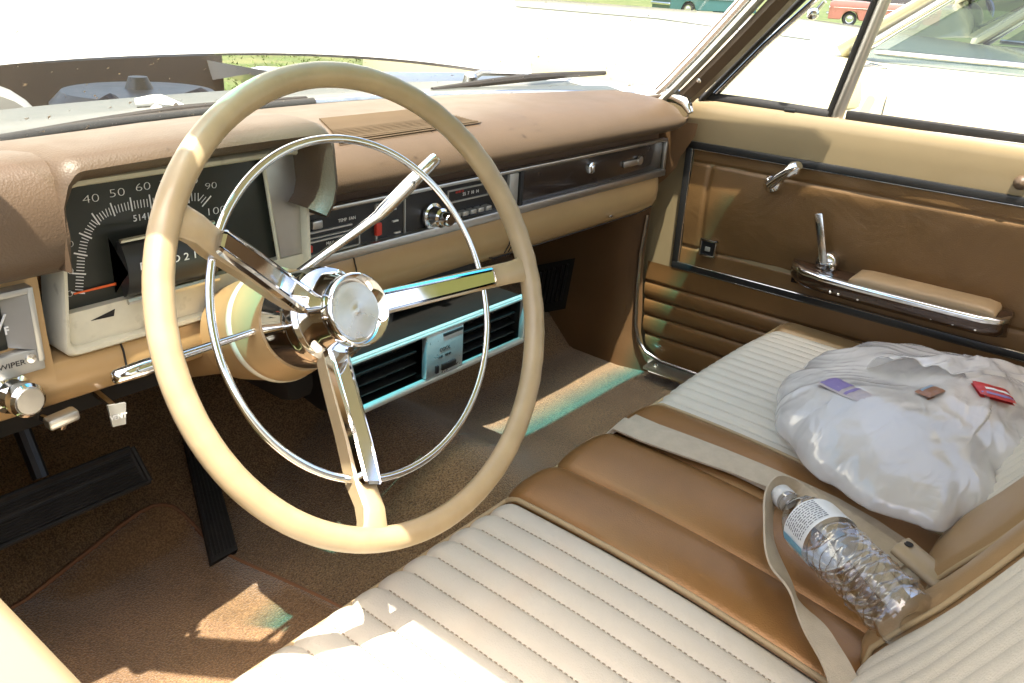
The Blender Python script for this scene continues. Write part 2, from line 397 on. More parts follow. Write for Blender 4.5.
# roof and pillars
def head_y(x): return interp([(-.60, -.01), (-.53, -.01), (-.46, .05), (.52, .055), (.60, .0)], x)
XR, ZR = .585, 1.10
rows = []
for i in range(33):
    x = -XR + 2 * XR * i / 32; c_ = 1 - (x / XR) ** 2; row = []
    for j in range(21):
        y = lerp(head_y(x), -1.75, j / 20); row.append((x, y, 1.085 + .05 * c_ + .02 * math.sin(math.pi * j / 20)))
    rows.append(row)
up_ = [[(p[0], p[1] + .0, p[2] + .035) for p in r_] for r_ in rows]
g = G().grid(rows); g.mat(1).grid(up_); g.mat(0)
g.grid([rows[0], up_[0]]); g.grid([rows[-1], up_[-1]]); g.grid([[a[0], b[0]] for a, b in zip(rows, up_)]); g.grid([[a[-1], b[-1]] for a, b in zip(rows, up_)])
g.build('roof', [M['headliner'], M['creampaint']], body, 50)
for sx in (-1, 1):
    # a-pillar: inner brown garnish, outer painted post, chrome drip edge
    def pp(z, dy=0, dx=0):
        t = (z - .685) / (1.10 - .685); return Vector((sx * (lerp(.700, .60, t) + dx), lerp(.345, -.045, t ** .95) + dy, z))
    zs = [.685, .72, .78, .84, .90, .97, 1.04, 1.10]
    rows = [[pp(z, -.026, -.004), pp(z, -.042, -.010), pp(z, -.064, -.004), pp(z, -.068, .015), pp(z, -.026, .02)] for z in zs]
    g = G().grid(rows, False, True)
    post = g.build('a_pillar', M['pad'] if sx > 0 else M['pad'], body, 40)
    g = G();  g.tube([pp(z, .014, .004) for z in zs], .008, 8, up=(0, 0, 1)); g.tube([pp(z, .030, .010) for z in zs], .005, 8, up=(0, 0, 1))
    g.build('chrome_trim', M['chrome'], post)
    g = G(); g.tube([pp(z, -.010, -.002) for z in zs], .012, 8, sq=(.008, .013), up=(0, 1, 0)); g.build('post_trim', M['acframe'], post, 60)
    if sx > 0:
        g = G(); q = pp(.735, -.045, -.012); g.lathe([(0, .005), (.0025, .004), (.003, 0)], q, (-1, -.2, 0), 12); g.build('screw', M['chrome'], post)
        # chrome corner ferrule where the pillar meets the dash
        g = G(); g.tube([(.705, .365, .690), (.708, .335, .697), (.700, .305, .698), (.690, .275, .690), (.688, .262, .672)], [.012, .015, .014, .012, .006], 12); g.build('corner_trim', M['chrome'], post, 60)

# windshield (a curved sheet of glass shaded along its top)
rows = []
for i in range(41):
    x = -.70 + 1.40 * i / 40; row = []
    for j in range(25):
        t = j / 24; xt = lerp(x, x * .83, t); yb = .612 - .50 * x * x if abs(x) > 0 else .612
        yb = .612 - .30 * x * x - .45 * abs(x) ** 5
        row.append((xt, lerp(yb, head_y(xt), t) + .03 * math.sin(math.pi * t), lerp(.684, 1.088, t)))
    rows.append(row)
ws = G().grid(rows).build('windshield', M['wind'], smooth=180)
tag(ws, 'curved windshield glass between dashboard and raised hood, dusty near its foot', 'windshield')
# windshield foot gasket & chrome line
g = G(); pth = [(x_, .618 - .30 * x_ * x_ - .45 * abs(x_) ** 5, .688) for x_ in [-.74 + 1.44 * k / 40 for k in range(41)]]
g.tube(pth[22:], .007, 8, up=(0, 0, 1)); gk = g.build('windshield_trim', M['chrome_worn'], body, 60)
g = G(); g.tube([Vector(p) + Vector((0, -.002, .001)) for p in pth[:23]], .0085, 8, up=(0, 0, 1)); g.build('windshield_gasket', M['blackrub'], body, 60)

# wipers
def wiper(label, pivot, a, b, parked):
    t = thing('windshield_wiper', label, 'wiper', pivot, 'wipers at the foot of the windshield')
    pivot, a, b = Vector(pivot), Vector(a), Vector(b); m_ = (a + b) / 2
    G().tube([a, lerp(a, b, .25) + Vector((0, 0, .004)), m_ + Vector((0, 0, .006)), lerp(a, b, .75) + Vector((0, 0, .004)), b], [.005, .007, .009, .007, .005], 8).build('blade', M['blackrub'], t)
    G().tube([pivot, lerp(pivot, m_, .2) + Vector((0, 0, .012)), m_ + Vector((0, 0, .014))], [.010, .007, .005], 8).build('arm', M['chrome_worn'], t)
    G().lathe([(0, .016), (.018, .014), (.024, .008), (.025, 0)], pivot - Vector((0, 0, .012)), (0, -.2, 1), 16).build('pivot_cap', M['chrome_worn'] if parked else M['silver'], t)
wiper('black wiper blade at left foot of the windshield, nearest the steering wheel', at(160, 112, 1, .66), at(-2, 139, 1, .600), at(306, 99, 1, .655), 0)
wiper('wiper on the passenger side with blade reaching over the cowl', at(470, 78, 1, .70), at(432, 90, 1, .66), at(605, 73, 1, .62), 1)
# white washer nozzle cover
g = G(); a = at(136, 103, 1, .74); b = at(160, 100, 1, .72); c = at(183, 108, 1, .70)
g.tube([a, lerp(a, b, .6), b, c], [.007, .009, .009, .006], 10)
tag(g.build('washer_nozzle', M['whitepaint'], None, 60), 'small white washer nozzle on the cowl beside the left wiper', 'washer nozzle')

# ================================================================== DASHBOARD
dash = thing('dashboard', 'padded brown dashboard with tan metal face, black instruments and chrome strips', 'dashboard', (0, .35, .45))
def pad_rows(xs, prof):
    rows = []
    for x in xs: rows.append(prof(x))
    return rows
def yback(x): return .598 - .30 * x * x - .45 * abs(x) ** 5
def prof_right(x):
    e = max(0, (x - .60) / .085); e = min(1, e); f = math.sqrt(max(0, 1 - e * e))      # rounds off toward the door
    yb = max(.30, yback(x)); sh = (1 - f)
    ly = .25 + .015 * sh
    zt = .702 - .028 * sh; zb = .642 + .012 * sh
    P_ = [(yb, .688), (yb - .02, .694), (lerp(yb, .40, .5), .70), (.40, .704), (.34, .703), (.30, .699), (.275, .690), (.259, .675), (.2515, .661), (.2525, .651), (.262, .643), (.285, .640), (.305, .642)]
    out = []
    for (y, z) in P_:
        y = y + (ly - .25) * 1; z = z - (.028 * sh if z > .67 else -.008 * sh)
        out.append((x, min(y, yb), z))
    return out
xs = [-.30 + .87 * i / 30 for i in range(31)] + [.585, .60, .62, .64, .655, .668, .677, .683, .686]
g = G(); g.grid(pad_rows(xs, prof_right))
# end cap toward the door
last = prof_right(.686); g.add(last, [tuple(range(len(last)))])
def prof_left(x):
    yb = yback(x); e = max(0, (-.60 - x) / .2)
    P_ = [(yb, .680), (yb - .03, .686), (.42, .704), (.34, .722), (.28, .732), (.235, .7375), (.212, .735), (.197, .724), (.189, .70), (.1865, .675), (.192, .652), (.208, .640), (.235, .635), (.27, .634)]
    return [(x, min(y, yb), z) for y, z in P_]
g.grid(pad_rows([-.80 + .250 * i / 12 for i in range(13)], prof_left))
def prof_mid(x):
    yb = yback(x); P_ = [(yb, .684), (yb - .03, .692), (.45, .708), (.38, .716), (.33, .72), (.33, .60)]
    return P_ and [(x, min(y, yb), z) for y, z in P_]
g.grid(pad_rows([-.54 + .26 * i / 10 for i in range(11)], prof_mid))
g.build('dash_pad', M['pad'], dash, 50)
# instrument visor (U shape)
path = []
XL, XRr, ZT = -.548, -.268, .742
path += [((-.557, .644), (-1, 0)), ((-.558, .67), (-1, 0)), ((-.558, .70), (-1, 0))]
for k in range(7):
    a = math.pi - math.pi / 2 * (k + 1) / 7; path.append(((-.530 + .027 * math.cos(a), .714 + .027 * math.sin(a)), (math.cos(a), math.sin(a))))
path += [((-.46, .7435), (0, 1)), ((-.40, .746), (0, 1)), ((-.34, .747), (0, 1))]
for k in range(7):
    a = math.pi / 2 - math.pi / 2 * k / 6 - .0; path.append(((-.287 + .032 * math.cos(a), .715 + .032 * math.sin(a)), (math.cos(a), math.sin(a))))
path += [((-.253, .69), (1, .0)), ((-.252, .675), (1, -.05)), ((-.257, .655), (.9, -.3)), ((-.268, .640), (.8, -.5))]
rows = []; T_ = .026
for (p, nn) in path:
    nx, nz = nn; l = math.hypot(nx, nz); nx /= l; nz /= l; row = []
    topness = max(0, nz)
    sec = [(0, .50), (0, .42), (0, .33), (0, .25), (0, .216), (.002, .200), (.007, .190), (.013, .1865), (.019, .190), (.024, .200), (T_, .222), (T_, .26), (T_, .33)]
    Tk = interp([(.644, .32), (.67, .35), (.70, .5), (.73, 1)], p[1]) if p[0] < -.5 else 1
    for off, y in sec:
        off *= Tk
        z = p[1] - nz * off
        z -= max(0, nz) * (.010 if y == .33 and off == 0 else 0)
        if y > .4: z = min(z, .708 if y < .45 else .686)
        row.append((p[0] - nx * off, y, z))
    rows.append(row)
g = G().grid(rows); g.build('instrument_visor', M['pad'], dash, 60)
# speaker grille set into the pad
gq = [Vector((-.172, .288)), Vector((.098, .292)), Vector((.065, .405)), Vector((-.105, .408))]
g = G(); NB = 24
def padz(y): return interp([(.275, .690), (.30, .699), (.34, .703), (.40, .704), (.50, .70)], y)
for i in range(NB):
    t = (i + .5) / NB; a = lerp(gq[0], gq[3], t); b = lerp(gq[1], gq[2], t)
    g.tube([(a.x, a.y, padz(a.y) + .0012), (b.x, b.y, padz(b.y) + .0012)], .0013, 6)
gb = g.build('speaker_grille', mat('grille tan', (.12, .082, .045), .5, .2), dash)
g = G(); g.grid([[(lerp(lerp(gq[0], gq[3], t), lerp(gq[1], gq[2], t), u).x, lerp(lerp(gq[0], gq[3], t), lerp(gq[1], gq[2], t), u).y, padz(lerp(gq[0], gq[3], t).y) + .0009) for u in (0, .5, 1)] for t in [k / 10 for k in range(11)]])
g.build('grille_mesh', mat('grille dark', (.07, .045, .025), .7), gb)

# ---- passenger side face
Y0 = .30
def P3(px, py, y=Y0): return at(px, py, 1, y)
g = G()       # tan lower metal shell with glovebox
prof = [(.30, .548), (.2965, .54), (.294, .52), (.296, .50), (.305, .482), (.32, .470), (.36, .466), (.45, .47)]
rows = [[(x, y, z) for y, z in prof] for x in [-.26 + .02 * i for i in range(0, 46)] + [.655, .662]]
rows[-1] = [(.666, y + .01, lerp(z, .51, .15)) for y, z in prof]
g.grid(rows); g.build('lower_panel', M['tanpaint'], dash, 50)
g = G(); gx = [(.172, .2945), (.655, .2945)]
for x in (-.145, .18, .190):
    g = G(); g.tube([(x, .2978, .545), (x, .2928, .53), (x, .2915, .515), (x, .294, .498), (x, .303, .482)], .0011, 5); g.build('panel_seam', M['dark'], dash)
g = G(); g.tube([(.13, .2925, .487), (.15, .300, .480), (.6, .300, .480), (.64, .297, .487)], .0012, 6); g.build('glovebox_seam', M['dark'], dash)
q = at(611, 216, 1, .295); g = G(); g.box(q, (.012, .006, .006), None, .002); g.build('glovebox_catch', M['chrome'], dash)
# chrome strips
g = G()
g.box((.215, .312, .632), (.89, .004, .04)); g.build('backing_panel', M['hood_in'], dash); g = G()
for x0, x1 in ((-.232, .668),):
    g.box(((x0 + x1) / 2, .2975, .6175), (x1 - x0, .012, .006), None, .002)
    g.box(((x0 + x1) / 2, .2955, .5535), (x1 - x0, .014, .014), None, .003)
g.box((.664, .2965, .5855), (.008, .012, .058), None, .002)
g.box((-.231, .2965, .5855), (.008, .012, .058), None, .002)
g.build('chrome_strip', M['brushed'], dash)
# black face panels
g = G(); g.box((-.028, .303, .586), (.40, .008, .062)); rp_ = g.build('radio_panel', M['black'], dash)
g = G(); g.box((.433, .302, .5865), (.452, .008, .060), None, .001); gp = g.build('glovebox_face', mat('dark brown face', (.020, .013, .010), .25, 0, .2, coat=.4), dash)
g = G(); g.prism([P3(511, 183, .298), P3(520, 179, .298), P3(523, 207, .298), P3(517, 211, .298)], (0, .004, 0)); g.box((.1835, .2975, .5855), (.022, .008, .056), None, .001); g.mat(1).box((.2015, .297, .586), (.009, .012, .060), None, .002)
g.build('divider', [M['silver'], M['blackrub']], dash)
# glovebox lock and script badge
q = at(591, 168, 1, .296)
g = G(); g.lathe([(0, .011), (.004, .010), (.006, .006), (.007, 0)], q + Vector((0, .002, 0)), (0, -1, 0), 20); g.box(q + Vector((.0, -.006, 0)), (.003, .004, .012), None, .001); g.build('lock', M['chrome'], gp, 40)
q = at(632, 163, 1, .296); g = G(); g.box(q, (.062, .005, .012), None, .002); g.lathe([(0, .009), (.004, .008), (.005, 0)], q + Vector((.026, 0, .002)), (0, -1, 0), 16); g.build('badge', M['brushed'], gp, 40)
# radio: knob, dial, pushbuttons, heater slides, sockets
q = at(432, 216, 1, .296)
g = G(); g.lathe([(0, .019), (.004, .019), (.005, .015), (.02, .014), (.022, .010), (.034, .010), (.037, .008), (.037, 0)], q, (0, -1, .05), 28); g.build('knob', M['chrome'], rp_, 40)
g = G(); a = at(448, 203, 1, .2975); b = at(488, 190, 1, .2975)
def frame_rect(g, x0, x1, z0, z1, y, t=.0022, d=.003):
    for c, s in ((((x0 + x1) / 2, y, z0), (x1 - x0, d, t)), (((x0 + x1) / 2, y, z1), (x1 - x0, d, t)), ((x0, y, (z0 + z1) / 2), (t, d, z1 - z0)), ((x1, y, (z0 + z1) / 2), (t, d, z1 - z0))): g.box(c, s)
frame_rect(g, .035, .125, .5885, .606, .298); g.build('dial_frame', M['silver'], rp_)
text('55  7  10  14', (.085, .2975, .597), .007, (1, 0, 0), (0, 0, 1), M['white'], rp_)
text('60 80 12', (.06, .2975, .602), .005, (1, 0, 0), (0, 0, 1), M['red'], rp_)
g = G()
for k in range(5): g.box((.047 + k * .0175, .293, .5705), (.013, .012, .007), None, .0015)
g.build('push_buttons', M['silver'], rp_)
g = G(); frame_rect(g, -.226, -.135, .561, .583, .298, .0018); frame_rect(g, -.105, -.052, .557, .609, .298, .002)
g.build('control_frame', M['silver'], rp_)
g = G()
for k in range(2): g.box((-.185, .2975, .5905 - k * .012), (.075, .003, .0022))
g.box((-.205, .296, .600), (.016, .006, .011), None, .002)
g.build('heater_slides', M['brushed'], rp_)
text('TEMP  FAN', (-.155, .2975, .598), .006, (1, 0, 0), (0, 0, 1), M['white'], rp_)
text('MAX    OFF', (-.175, .2975, .572), .006, (1, 0, 0), (0, 0, 1), M['white'], rp_)
g = G(); g.box((-.218, .296, .571), (.008, .006, .010), None, .002); g.build('red_slide', M['red'], rp_); g = G(); q = at(378, 229, 1, .296); g.box(q, (.010, .007, .018), None, .002); g.build('red_slide', M['red'], rp_)
g = G()
for k in range(3): g.box((-.074 + .004 * k, .2975, .598 - .017 * k), (.010, .003, .002))
g.build('fan_marks', M['white'], rp_)

# ---- driver side: instrument cluster
YC = .225
tl, tr_, br_, bl_ = (-.545, .705), (-.283, .712), (-.283, .548), (-.556, .553)
def rrect(pts, r, n=5):
    out = []
    for i in range(4):
        p = Vector(pts[i]); a = (Vector(pts[i - 1]) - p).normalized(); b = (Vector(pts[(i + 1) % 4]) - p).normalized()
        p0 = p + a * r; p1 = p + b * r
        for k in range(n + 1):
            t = k / n; out.append((p0 * (1 - t) ** 2 + p * 2 * t * (1 - t) + p1 * t * t))
    return out
outer = rrect([(-.553, .548), (-.266, .548), (-.266, .714), (-.535, .712)], .014)
inner = rrect([(-.545, .556), (-.274, .556), (-.274, .706), (-.529, .704)], .012)
g = G()
ro = [[(p.x, y, p.y) for p in outer] for y in (.27, .232)] + [[(p.x * 1 + 0, .229, p.y) for p in [lerp(a, b, .3) for a, b in zip(outer, inner)]], [(p.x, .2295, p.y) for p in [lerp(a, b, .75) for a, b in zip(outer, inner)]], [(p.x, .233, p.y) for p in inner], [(p.x, .25, p.y) for p in inner]]
g.grid(ro, False, True); cf = g.build('cluster_frame', M['cream'], dash, 50)
# dial face
dp = [at(62, 316, 1, .246), at(272, 261, 1, .246), at(254, 150, 1, .246), at(78, 176, 1, .246)]
g = G(); g.prism([(-.545, .246, .588), (-.305, .246, .592), (-.318, .246, .71), (-.54, .246, .71)], (0, .004, 0)); dial = g.build('dial', M['dial'], cf)
# cream lower plate and silver right plate
g = G(); g.prism([(-.545, .236, .556), (-.274, .236, .556), (-.274, .236, .5915), (-.545, .236, .5885)], (0, .012, 0)); lp = g.build('lower_plate', M['cream'], cf)
g = G(); a_, b_ = at(93, 318, 1, .2355), at(115, 311, 1, .2355); g.prism([at(91, 321, 1, .2355), at(114, 321 - 5, 1, .2355), at(115, 309, 1, .2355)], (0, .003, 0)); g.build('lever_slot', M['dark'], lp)
g = G(); g.prism([(-.303, .238, .592), (-.274, .238, .592), (-.274, .238, .706), (-.318, .238, .706)], (0, .006, 0)); g.mat(1).tube([(-.306, .238, .59), (-.320, .238, .706)], .0022, 6); g.build('side_plate', [M['brushed'], M['cream']], cf)
YD = .2452
def D(px, py): return at(px, py, 1, YD)
# ticks
tp = [(79, 293), (80, 275), (81, 258), (84, 242), (89, 230), (96, 220), (106, 213), (117, 209), (128, 206), (139, 204), (150, 202.5), (165, 200), (180, 198), (192, 197), (200, 197), (206, 202)]
g = G(); tot = []
for i in range(len(tp) - 1): tot.append(math.dist(tp[i], tp[i + 1]))
L = sum(tot); nT = 60
for k in range(nT + 1):
    s_ = L * k / nT; i = 0
    while i < len(tot) - 1 and s_ > tot[i]: s_ -= tot[i]; i += 1
    t = s_ / tot[i]; px = lerp(tp[i][0], tp[i + 1][0], t); py = lerp(tp[i][1], tp[i + 1][1], t)
    dx, dy = tp[i + 1][0] - tp[i][0], tp[i + 1][1] - tp[i][1]; l = math.hypot(dx, dy); nx, ny = dy / l, -dx / l   # outward (up/left)
    nx, ny = -(-dy / l), -dx / l
    if (px - 140) * nx + (py - 260) * ny < 0: nx, ny = -nx, -ny
    big = k % 6 == 0; h0, h1 = (-6, 8) if big else (-4, 4)
    a, b = D(px + nx * h0, py + ny * h0), D(px + nx * h1, py + ny * h1)
    wv = (b - a).normalized().cross(Vector((0, 1, 0))) * (.0007 if big else .0004)
    g.add([a - wv, a + wv, b + wv, b - wv], [(0, 1, 2, 3)])
g.build('tick_marks', M['white'], dial, 0)
for s_, px, py, sz in (('0', 70, 294, .010), ('10', 67, 272, .010), ('20', 67, 245, .010), ('40', 91, 199, .0125), ('50', 117, 193, .0125), ('60', 143, 187, .0125), ('70', 167, 184, .0125), ('80', 191, 181, .0125), ('90', 211, 186, .011), ('100', 216, 211, .0125)):
    text(s_, D(px, py), sz * .88, (1, 0, 0), (0, 0, 1), M['white'], dial, bold=-.00028, squash=1.5, name='number')
text('51413', D(144, 217), .009, (1, 0, 0), (0, 0, 1), M['white'], dial, name='odometer')
g = G(); a, b = at(74, 294, 1, .243), at(128, 281, 1, .243); g.prism([a + Vector((0, 0, -.0007)), b + Vector((0, 0, -.0014)), b + Vector((0, 0, .0014)), a + Vector((0, 0, .0007))], (0, .001, 0)); g.build('needle', M['orange'], dial)
# gear indicator drum
g = G(); rows = []
for x in [-.490 + .096 * i / 14 for i in range(15)]:
    r_ = [(x, .2155 + .016 * (1 - math.cos(a)) , .622 + .028 * math.sin(a)) for a in [-1.5 + 3.0 * k / 10 for k in range(11)]]; rows.append(r_)
g.grid(rows)
g.add(rows[0] + [(-.490, .246, .594), (-.490, .246, .650)], [tuple(range(13))]); g.add(rows[-1] + [(-.394, .246, .594), (-.394, .246, .650)], [tuple(range(13))])
gi = g.build('gear_indicator', M['black'], cf, 60)
q = at(181, 258, 1, .2148); text('P R N D 2 1', q + Vector((-.012, 0, 0)), .0105, (1, 0, 0), (0, 0, 1), M['white'], gi, squash=1.15)
g = G(); g.tube([(-.491, .222, .6515), (-.393, .222, .6525)], .0022, 6); g.build('indicator_trim', M['brushed'], gi); g = G(); g.tube([(-.491, .222, .5915), (-.393, .222, .5935)], .003, 6); g.build('indicator_trim', M['brushed'], gi)

# ---- left switch panel and lower tan metal face
g = G(); prof = [(.236, .640), (.236, .575), (.233, .545), (.232, .525), (.236, .506), (.25, .498), (.30, .495)]
rows = [[(x, y, z) for y, z in prof] for x in [-.80 + .02 * i for i in range(0, 12)] + [-.572, -.562]]
g.grid(rows); prof = [(.30, .5475), (.236, .5465), (.234, .545), (.232, .525), (.236, .506), (.25, .498), (.30, .495)]
rows = [[(x, y, z) for y, z in prof] for x in [-.562 + .03 * i for i in range(0, 11)]]
g.grid(rows); g.build('driver_panel', M['tanpaint'], dash, 50)
g = G(); a_ = at(122, 347, 1, .2315); g.tube([(a_.x, .2345, .55), (a_.x + .001, .2315, .54), (a_.x + .002, .231, .52), (a_.x + .002, .2345, .508)], .0011, 5); g.build('panel_seam', M['dark'], dash)
g = G(); x0, x1, z0, z1 = -.70, -.575, .560, .624
for c, s in (((x0 - .0, .230, (z0 + z1) / 2), (.006, .016, z1 - z0 + .006)), ((x1, .230, (z0 + z1) / 2), (.006, .016, z1 - z0 + .006)), (((x0 + x1) / 2, .230, z1), (x1 - x0, .016, .006))): g.box(c, s, None, .0015)
g.box(((x0 + x1) / 2, .2305, .5585), (x1 - x0 + .006, .012, .021), None, .0015)
g.add([(x1 - .003, .222, z1 - .003), (x1 - .003, .222, .569), (x1 - .021, .236, .572), (x1 - .021, .236, z1 - .006)], [(0, 1, 2, 3)])
sw = g.build('switch_panel', M['silver'], dash)
g = G(); g.box(((x0 + x1) / 2 - .01, .2365, .597), (x1 - x0 - .022, .004, .052), None, .001); fg = g.build('fuel_gauge', M['dial'], sw)
text('F', at(7, 331, 1, .234), .010, (1, 0, 0), (0, 0, 1), M['white'], fg, bold=.0003); g = G(); a = at(-3, 335, 1, .2335); b = at(5, 314, 1, .2335); g.tube([a, b], .0011, 5); g.build('gauge_needle', M['white'], fg)
text('WIPER', at(12, 365.5, 1, .2242), .0068, (1, 0, 0), (0, 0, 1), M['black'], sw, squash=1.15)
q = at(31, 358, 1, .2242); g = G(); g.lathe([(0, .0045), (.0015, .0042), (.002, 0)], q, (0, -1, 0), 16); g.build('screw', M['chrome_worn'], sw)
q = at(10, 393, 1, .232); g = G(); g.lathe([(0, .018), (.004, .018), (.006, .014), (.016, .0135), (.020, .0155), (.030, .0155), (.0325, .013), (.0325, 0)], q, (.10, -1, .08), 32)
kn = g.build('wiper_knob', M['chrome'], dash, 40); q2 = q + Vector((.10, -1, .08)).normalized() * .0328; g = G(); g.lathe([(0, .0125), (.001, .0115), (.0012, 0)], q2, (.10, -1, .08), 28); g.build('knob_face', M['brushed'], kn, 40)

# vent pull and parking brake release under the dash
t = thing('vent_pull', 'small silver plate lettered VENT hanging under the dash', 'vent pull', (-.51, .22, .48))
g = G(); g.prism([at(108, 406, 1, .222), at(126, 403, 1, .222), at(126, 424, 1, .222), at(113, 427, 1, .222)], (0, .003, 0)); g.build('handle', M['silver'], t)
text('VENT', at(118.5, 417, 1, .2212), .0068, (1, 0, -.12), (0, 0, 1), M['white'], t, bold=.0002)
g = G(); g.tube([(-.515, .226, .485), (-.515, .27, .49)], .004, 8); g.build('shaft', M['chrome_worn'], t)
t = thing('brake_release', 'chrome parking brake release tee under the dash beside the wiper knob', 'brake release', (-.565, .21, .49))
a, b = at(46, 425, 1, .205), at(77, 412, 1, .205); g = G(); g.box((a + b) / 2, ((b - a).length, .014, .011), Matrix.Rotation(-math.atan2((b - a).z, (b - a).x), 3, 'Y'), .003); g.build('handle', M['brushed'], t)
c = (a + b) / 2; g = G(); g.tube([c + Vector((.002, 0, 0)), c + Vector((.004, .01, -.012)), c + Vector((.003, .05, -.02))], [.004, .005, .004], 10); g.build('shaft', M['chrome'], t)
# dark structure above the driver's feet
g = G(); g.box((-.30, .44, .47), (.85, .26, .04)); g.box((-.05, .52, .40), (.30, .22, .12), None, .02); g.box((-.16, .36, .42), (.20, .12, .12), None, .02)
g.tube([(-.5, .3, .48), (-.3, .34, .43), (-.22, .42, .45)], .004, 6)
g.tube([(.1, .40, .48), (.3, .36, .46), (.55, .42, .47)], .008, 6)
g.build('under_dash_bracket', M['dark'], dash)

# ================================================================== STEERING
TI = .39931889
e1 = Vector((1, 0, 0)); e2 = Vector((0, math.sin(TI), math.cos(TI))); nn_ = e1.cross(e2)
WC = Vector((-.37, 0, .62))
def W3(x, y, d=0): return WC + e1 * x + e2 * y - nn_ * d       # d = depth away from the driver
def pol(r_, a, d=0): return W3(r_ * math.cos(a), r_ * math.sin(a), d)
wheel = thing('steering_wheel', 'cream-tan three-spoke steering wheel with chrome spokes and horn ring', 'steering wheel', tuple(W3(0, 0, .06)))
g = G(); RIM = .205; rows = []
for i in range(128):
    a = 2 * math.pi * i / 128; rows.append([W3(math.cos(a) * (RIM + c * .0112), math.sin(a) * (RIM + c * .0112), s * (.0106 + .0006 * math.cos(a * 48) * (s < 0))) for c, s in [(math.cos(2 * math.pi * k / 16), math.sin(2 * math.pi * k / 16)) for k in range(16)]])
g.grid(rows, True, True); g.build('rim', M['rim'], wheel, 180)
SP = [R(-3), R(147), R(-113)]
for a in SP:
    rd = e1 * math.cos(a) + e2 * math.sin(a); td = -e1 * math.sin(a) + e2 * math.cos(a)
    sec = []
    for r_, wd, dep0, thk in ((.205, .016, -.004, .014), (.190, .0125, -.004, .017), (.178, .0115, -.002, .020), (.160, .0115, .010, .022), (.12, .0115, .028, .022), (.07, .012, .053, .022), (.035, .012, .070, .02)):
        c = WC + rd * r_ - nn_ * dep0; b_ = min(.004, wd * .4)
        sec.append([c + td * (wd - b_), c + td * wd - nn_ * b_, c + td * wd * .8 - nn_ * thk, c - td * wd * .8 - nn_ * thk, c - td * wd - nn_ * b_, c - td * (wd - b_)])
    g = G().grid(sec, False, True); sp_ = g.build('spoke', M['rim'], wheel, 50)
    g = G(); sec = []
    for r_, wd, dep0 in ((.158, .0085, .0055), (.155, .0095, .0050), (.12, .0103, .021), (.08, .0110, .042), (.05, .0118, .0575), (.034, .0122, .0655)):
        c = WC + rd * r_ - nn_ * dep0
        sec.append([c + td * wd - nn_ * .008, c + td * wd, c + td * wd * .80 + nn_ * .002, c + td * wd * .66 - nn_ * .0025, c + td * wd * .60 + nn_ * .0008, c - td * wd * .60 + nn_ * .0008, c - td * wd * .66 - nn_ * .0025, c - td * wd * .80 + nn_ * .002, c - td * wd, c - td * wd - nn_ * .008])
    g.grid(sec, False, True); k_ = len(sec[0]); g.f.append(tuple(range(k_))); g.m.append(0); g.build('chrome_cover', M['chrome'], sp_, 30)
g = G(); rows = []; DR = .0216
for i in range(144):
    a = 2 * math.pi * i / 144; rows.append([W3(math.cos(a) * (.1545 + c * .0038), math.sin(a) * (.1545 + c * .0038), DR - .012 + s * .0024) for c, s in [(math.cos(2 * math.pi * k / 10), math.sin(2 * math.pi * k / 10)) for k in range(10)]])
# ring is level with the fitted plane
rows = [[p - nn_ * .012 for p in r_] for r_ in rows]
g.grid(rows, True, True); g.build('horn_ring', M['chrome'], wheel, 180)
g = G(); g.lathe([(-.135, .0485), (-.092, .0485), (-.084, .0475), (-.080, .0455), (-.0775, .0455), (-.075, .0430), (-.072, .0395), (-.060, .0365), (-.048, .0330)], WC, nn_, 64, False); g.build('hub', M['chrome'], wheel, 40)
g = G(); g.lathe([(-.050, .0325), (-.046, .0345), (-.038, .0350), (-.0345, .0345), (-.033, .0328), (-.0355, .0290), (-.0395, .0262)], WC, nn_, 64, False); cap_ = g.build('center_cap', M['chrome'], wheel, 50)
cm_ = mat('spun metal', (.80, .79, .76), .27, 1, .03, rv=.03); n = cm_.node_tree; p = n.nodes['Principled BSDF']; p.inputs['Anisotropic'].default_value = .8
tg = N(n, 'ShaderNodeTangent', direction_type='RADIAL', axis='Z'); n.links.new(tg.outputs[0], p.inputs['Tangent'])
tc = N(n, 'ShaderNodeTexCoord'); sp3 = N(n, 'ShaderNodeVectorMath', operation='LENGTH'); n.links.new(tc.outputs['Object'], sp3.inputs[0])
wv = N(n, 'ShaderNodeMath', operation='SINE'); ml = N(n, 'ShaderNodeMath', operation='MULTIPLY'); ml.inputs[1].default_value = 5200; n.links.new(sp3.outputs['Value'], ml.inputs[0]); n.links.new(ml.outputs[0], wv.inputs[0])
bp = N(n, 'ShaderNodeBump', Strength=.25, Distance=.0002); n.links.new(wv.outputs[0], bp.inputs['Height']); n.links.new(bp.outputs[0], p.inputs['Normal'])
g = G(); g.lathe([(0, .0263), (.0004, .0245), (.0006, .020), (.0008, .010), (.0010, .004), (.0016, .003), (.0018, .0012), (.0018, 0)], (0, 0, 0), (0, 0, 1), 96, False)
o = g.build('cap_face', cm_, cap_, 60); zz_ = nn_; xx_ = e1; yy_ = zz_.cross(xx_)
c_ = WC - nn_ * .0395
o.matrix_basis = Matrix(((xx_.x, yy_.x, zz_.x, c_.x), (xx_.y, yy_.y, zz_.y, c_.y), (xx_.z, yy_.z, zz_.z, c_.z), (0, 0, 0, 1)))

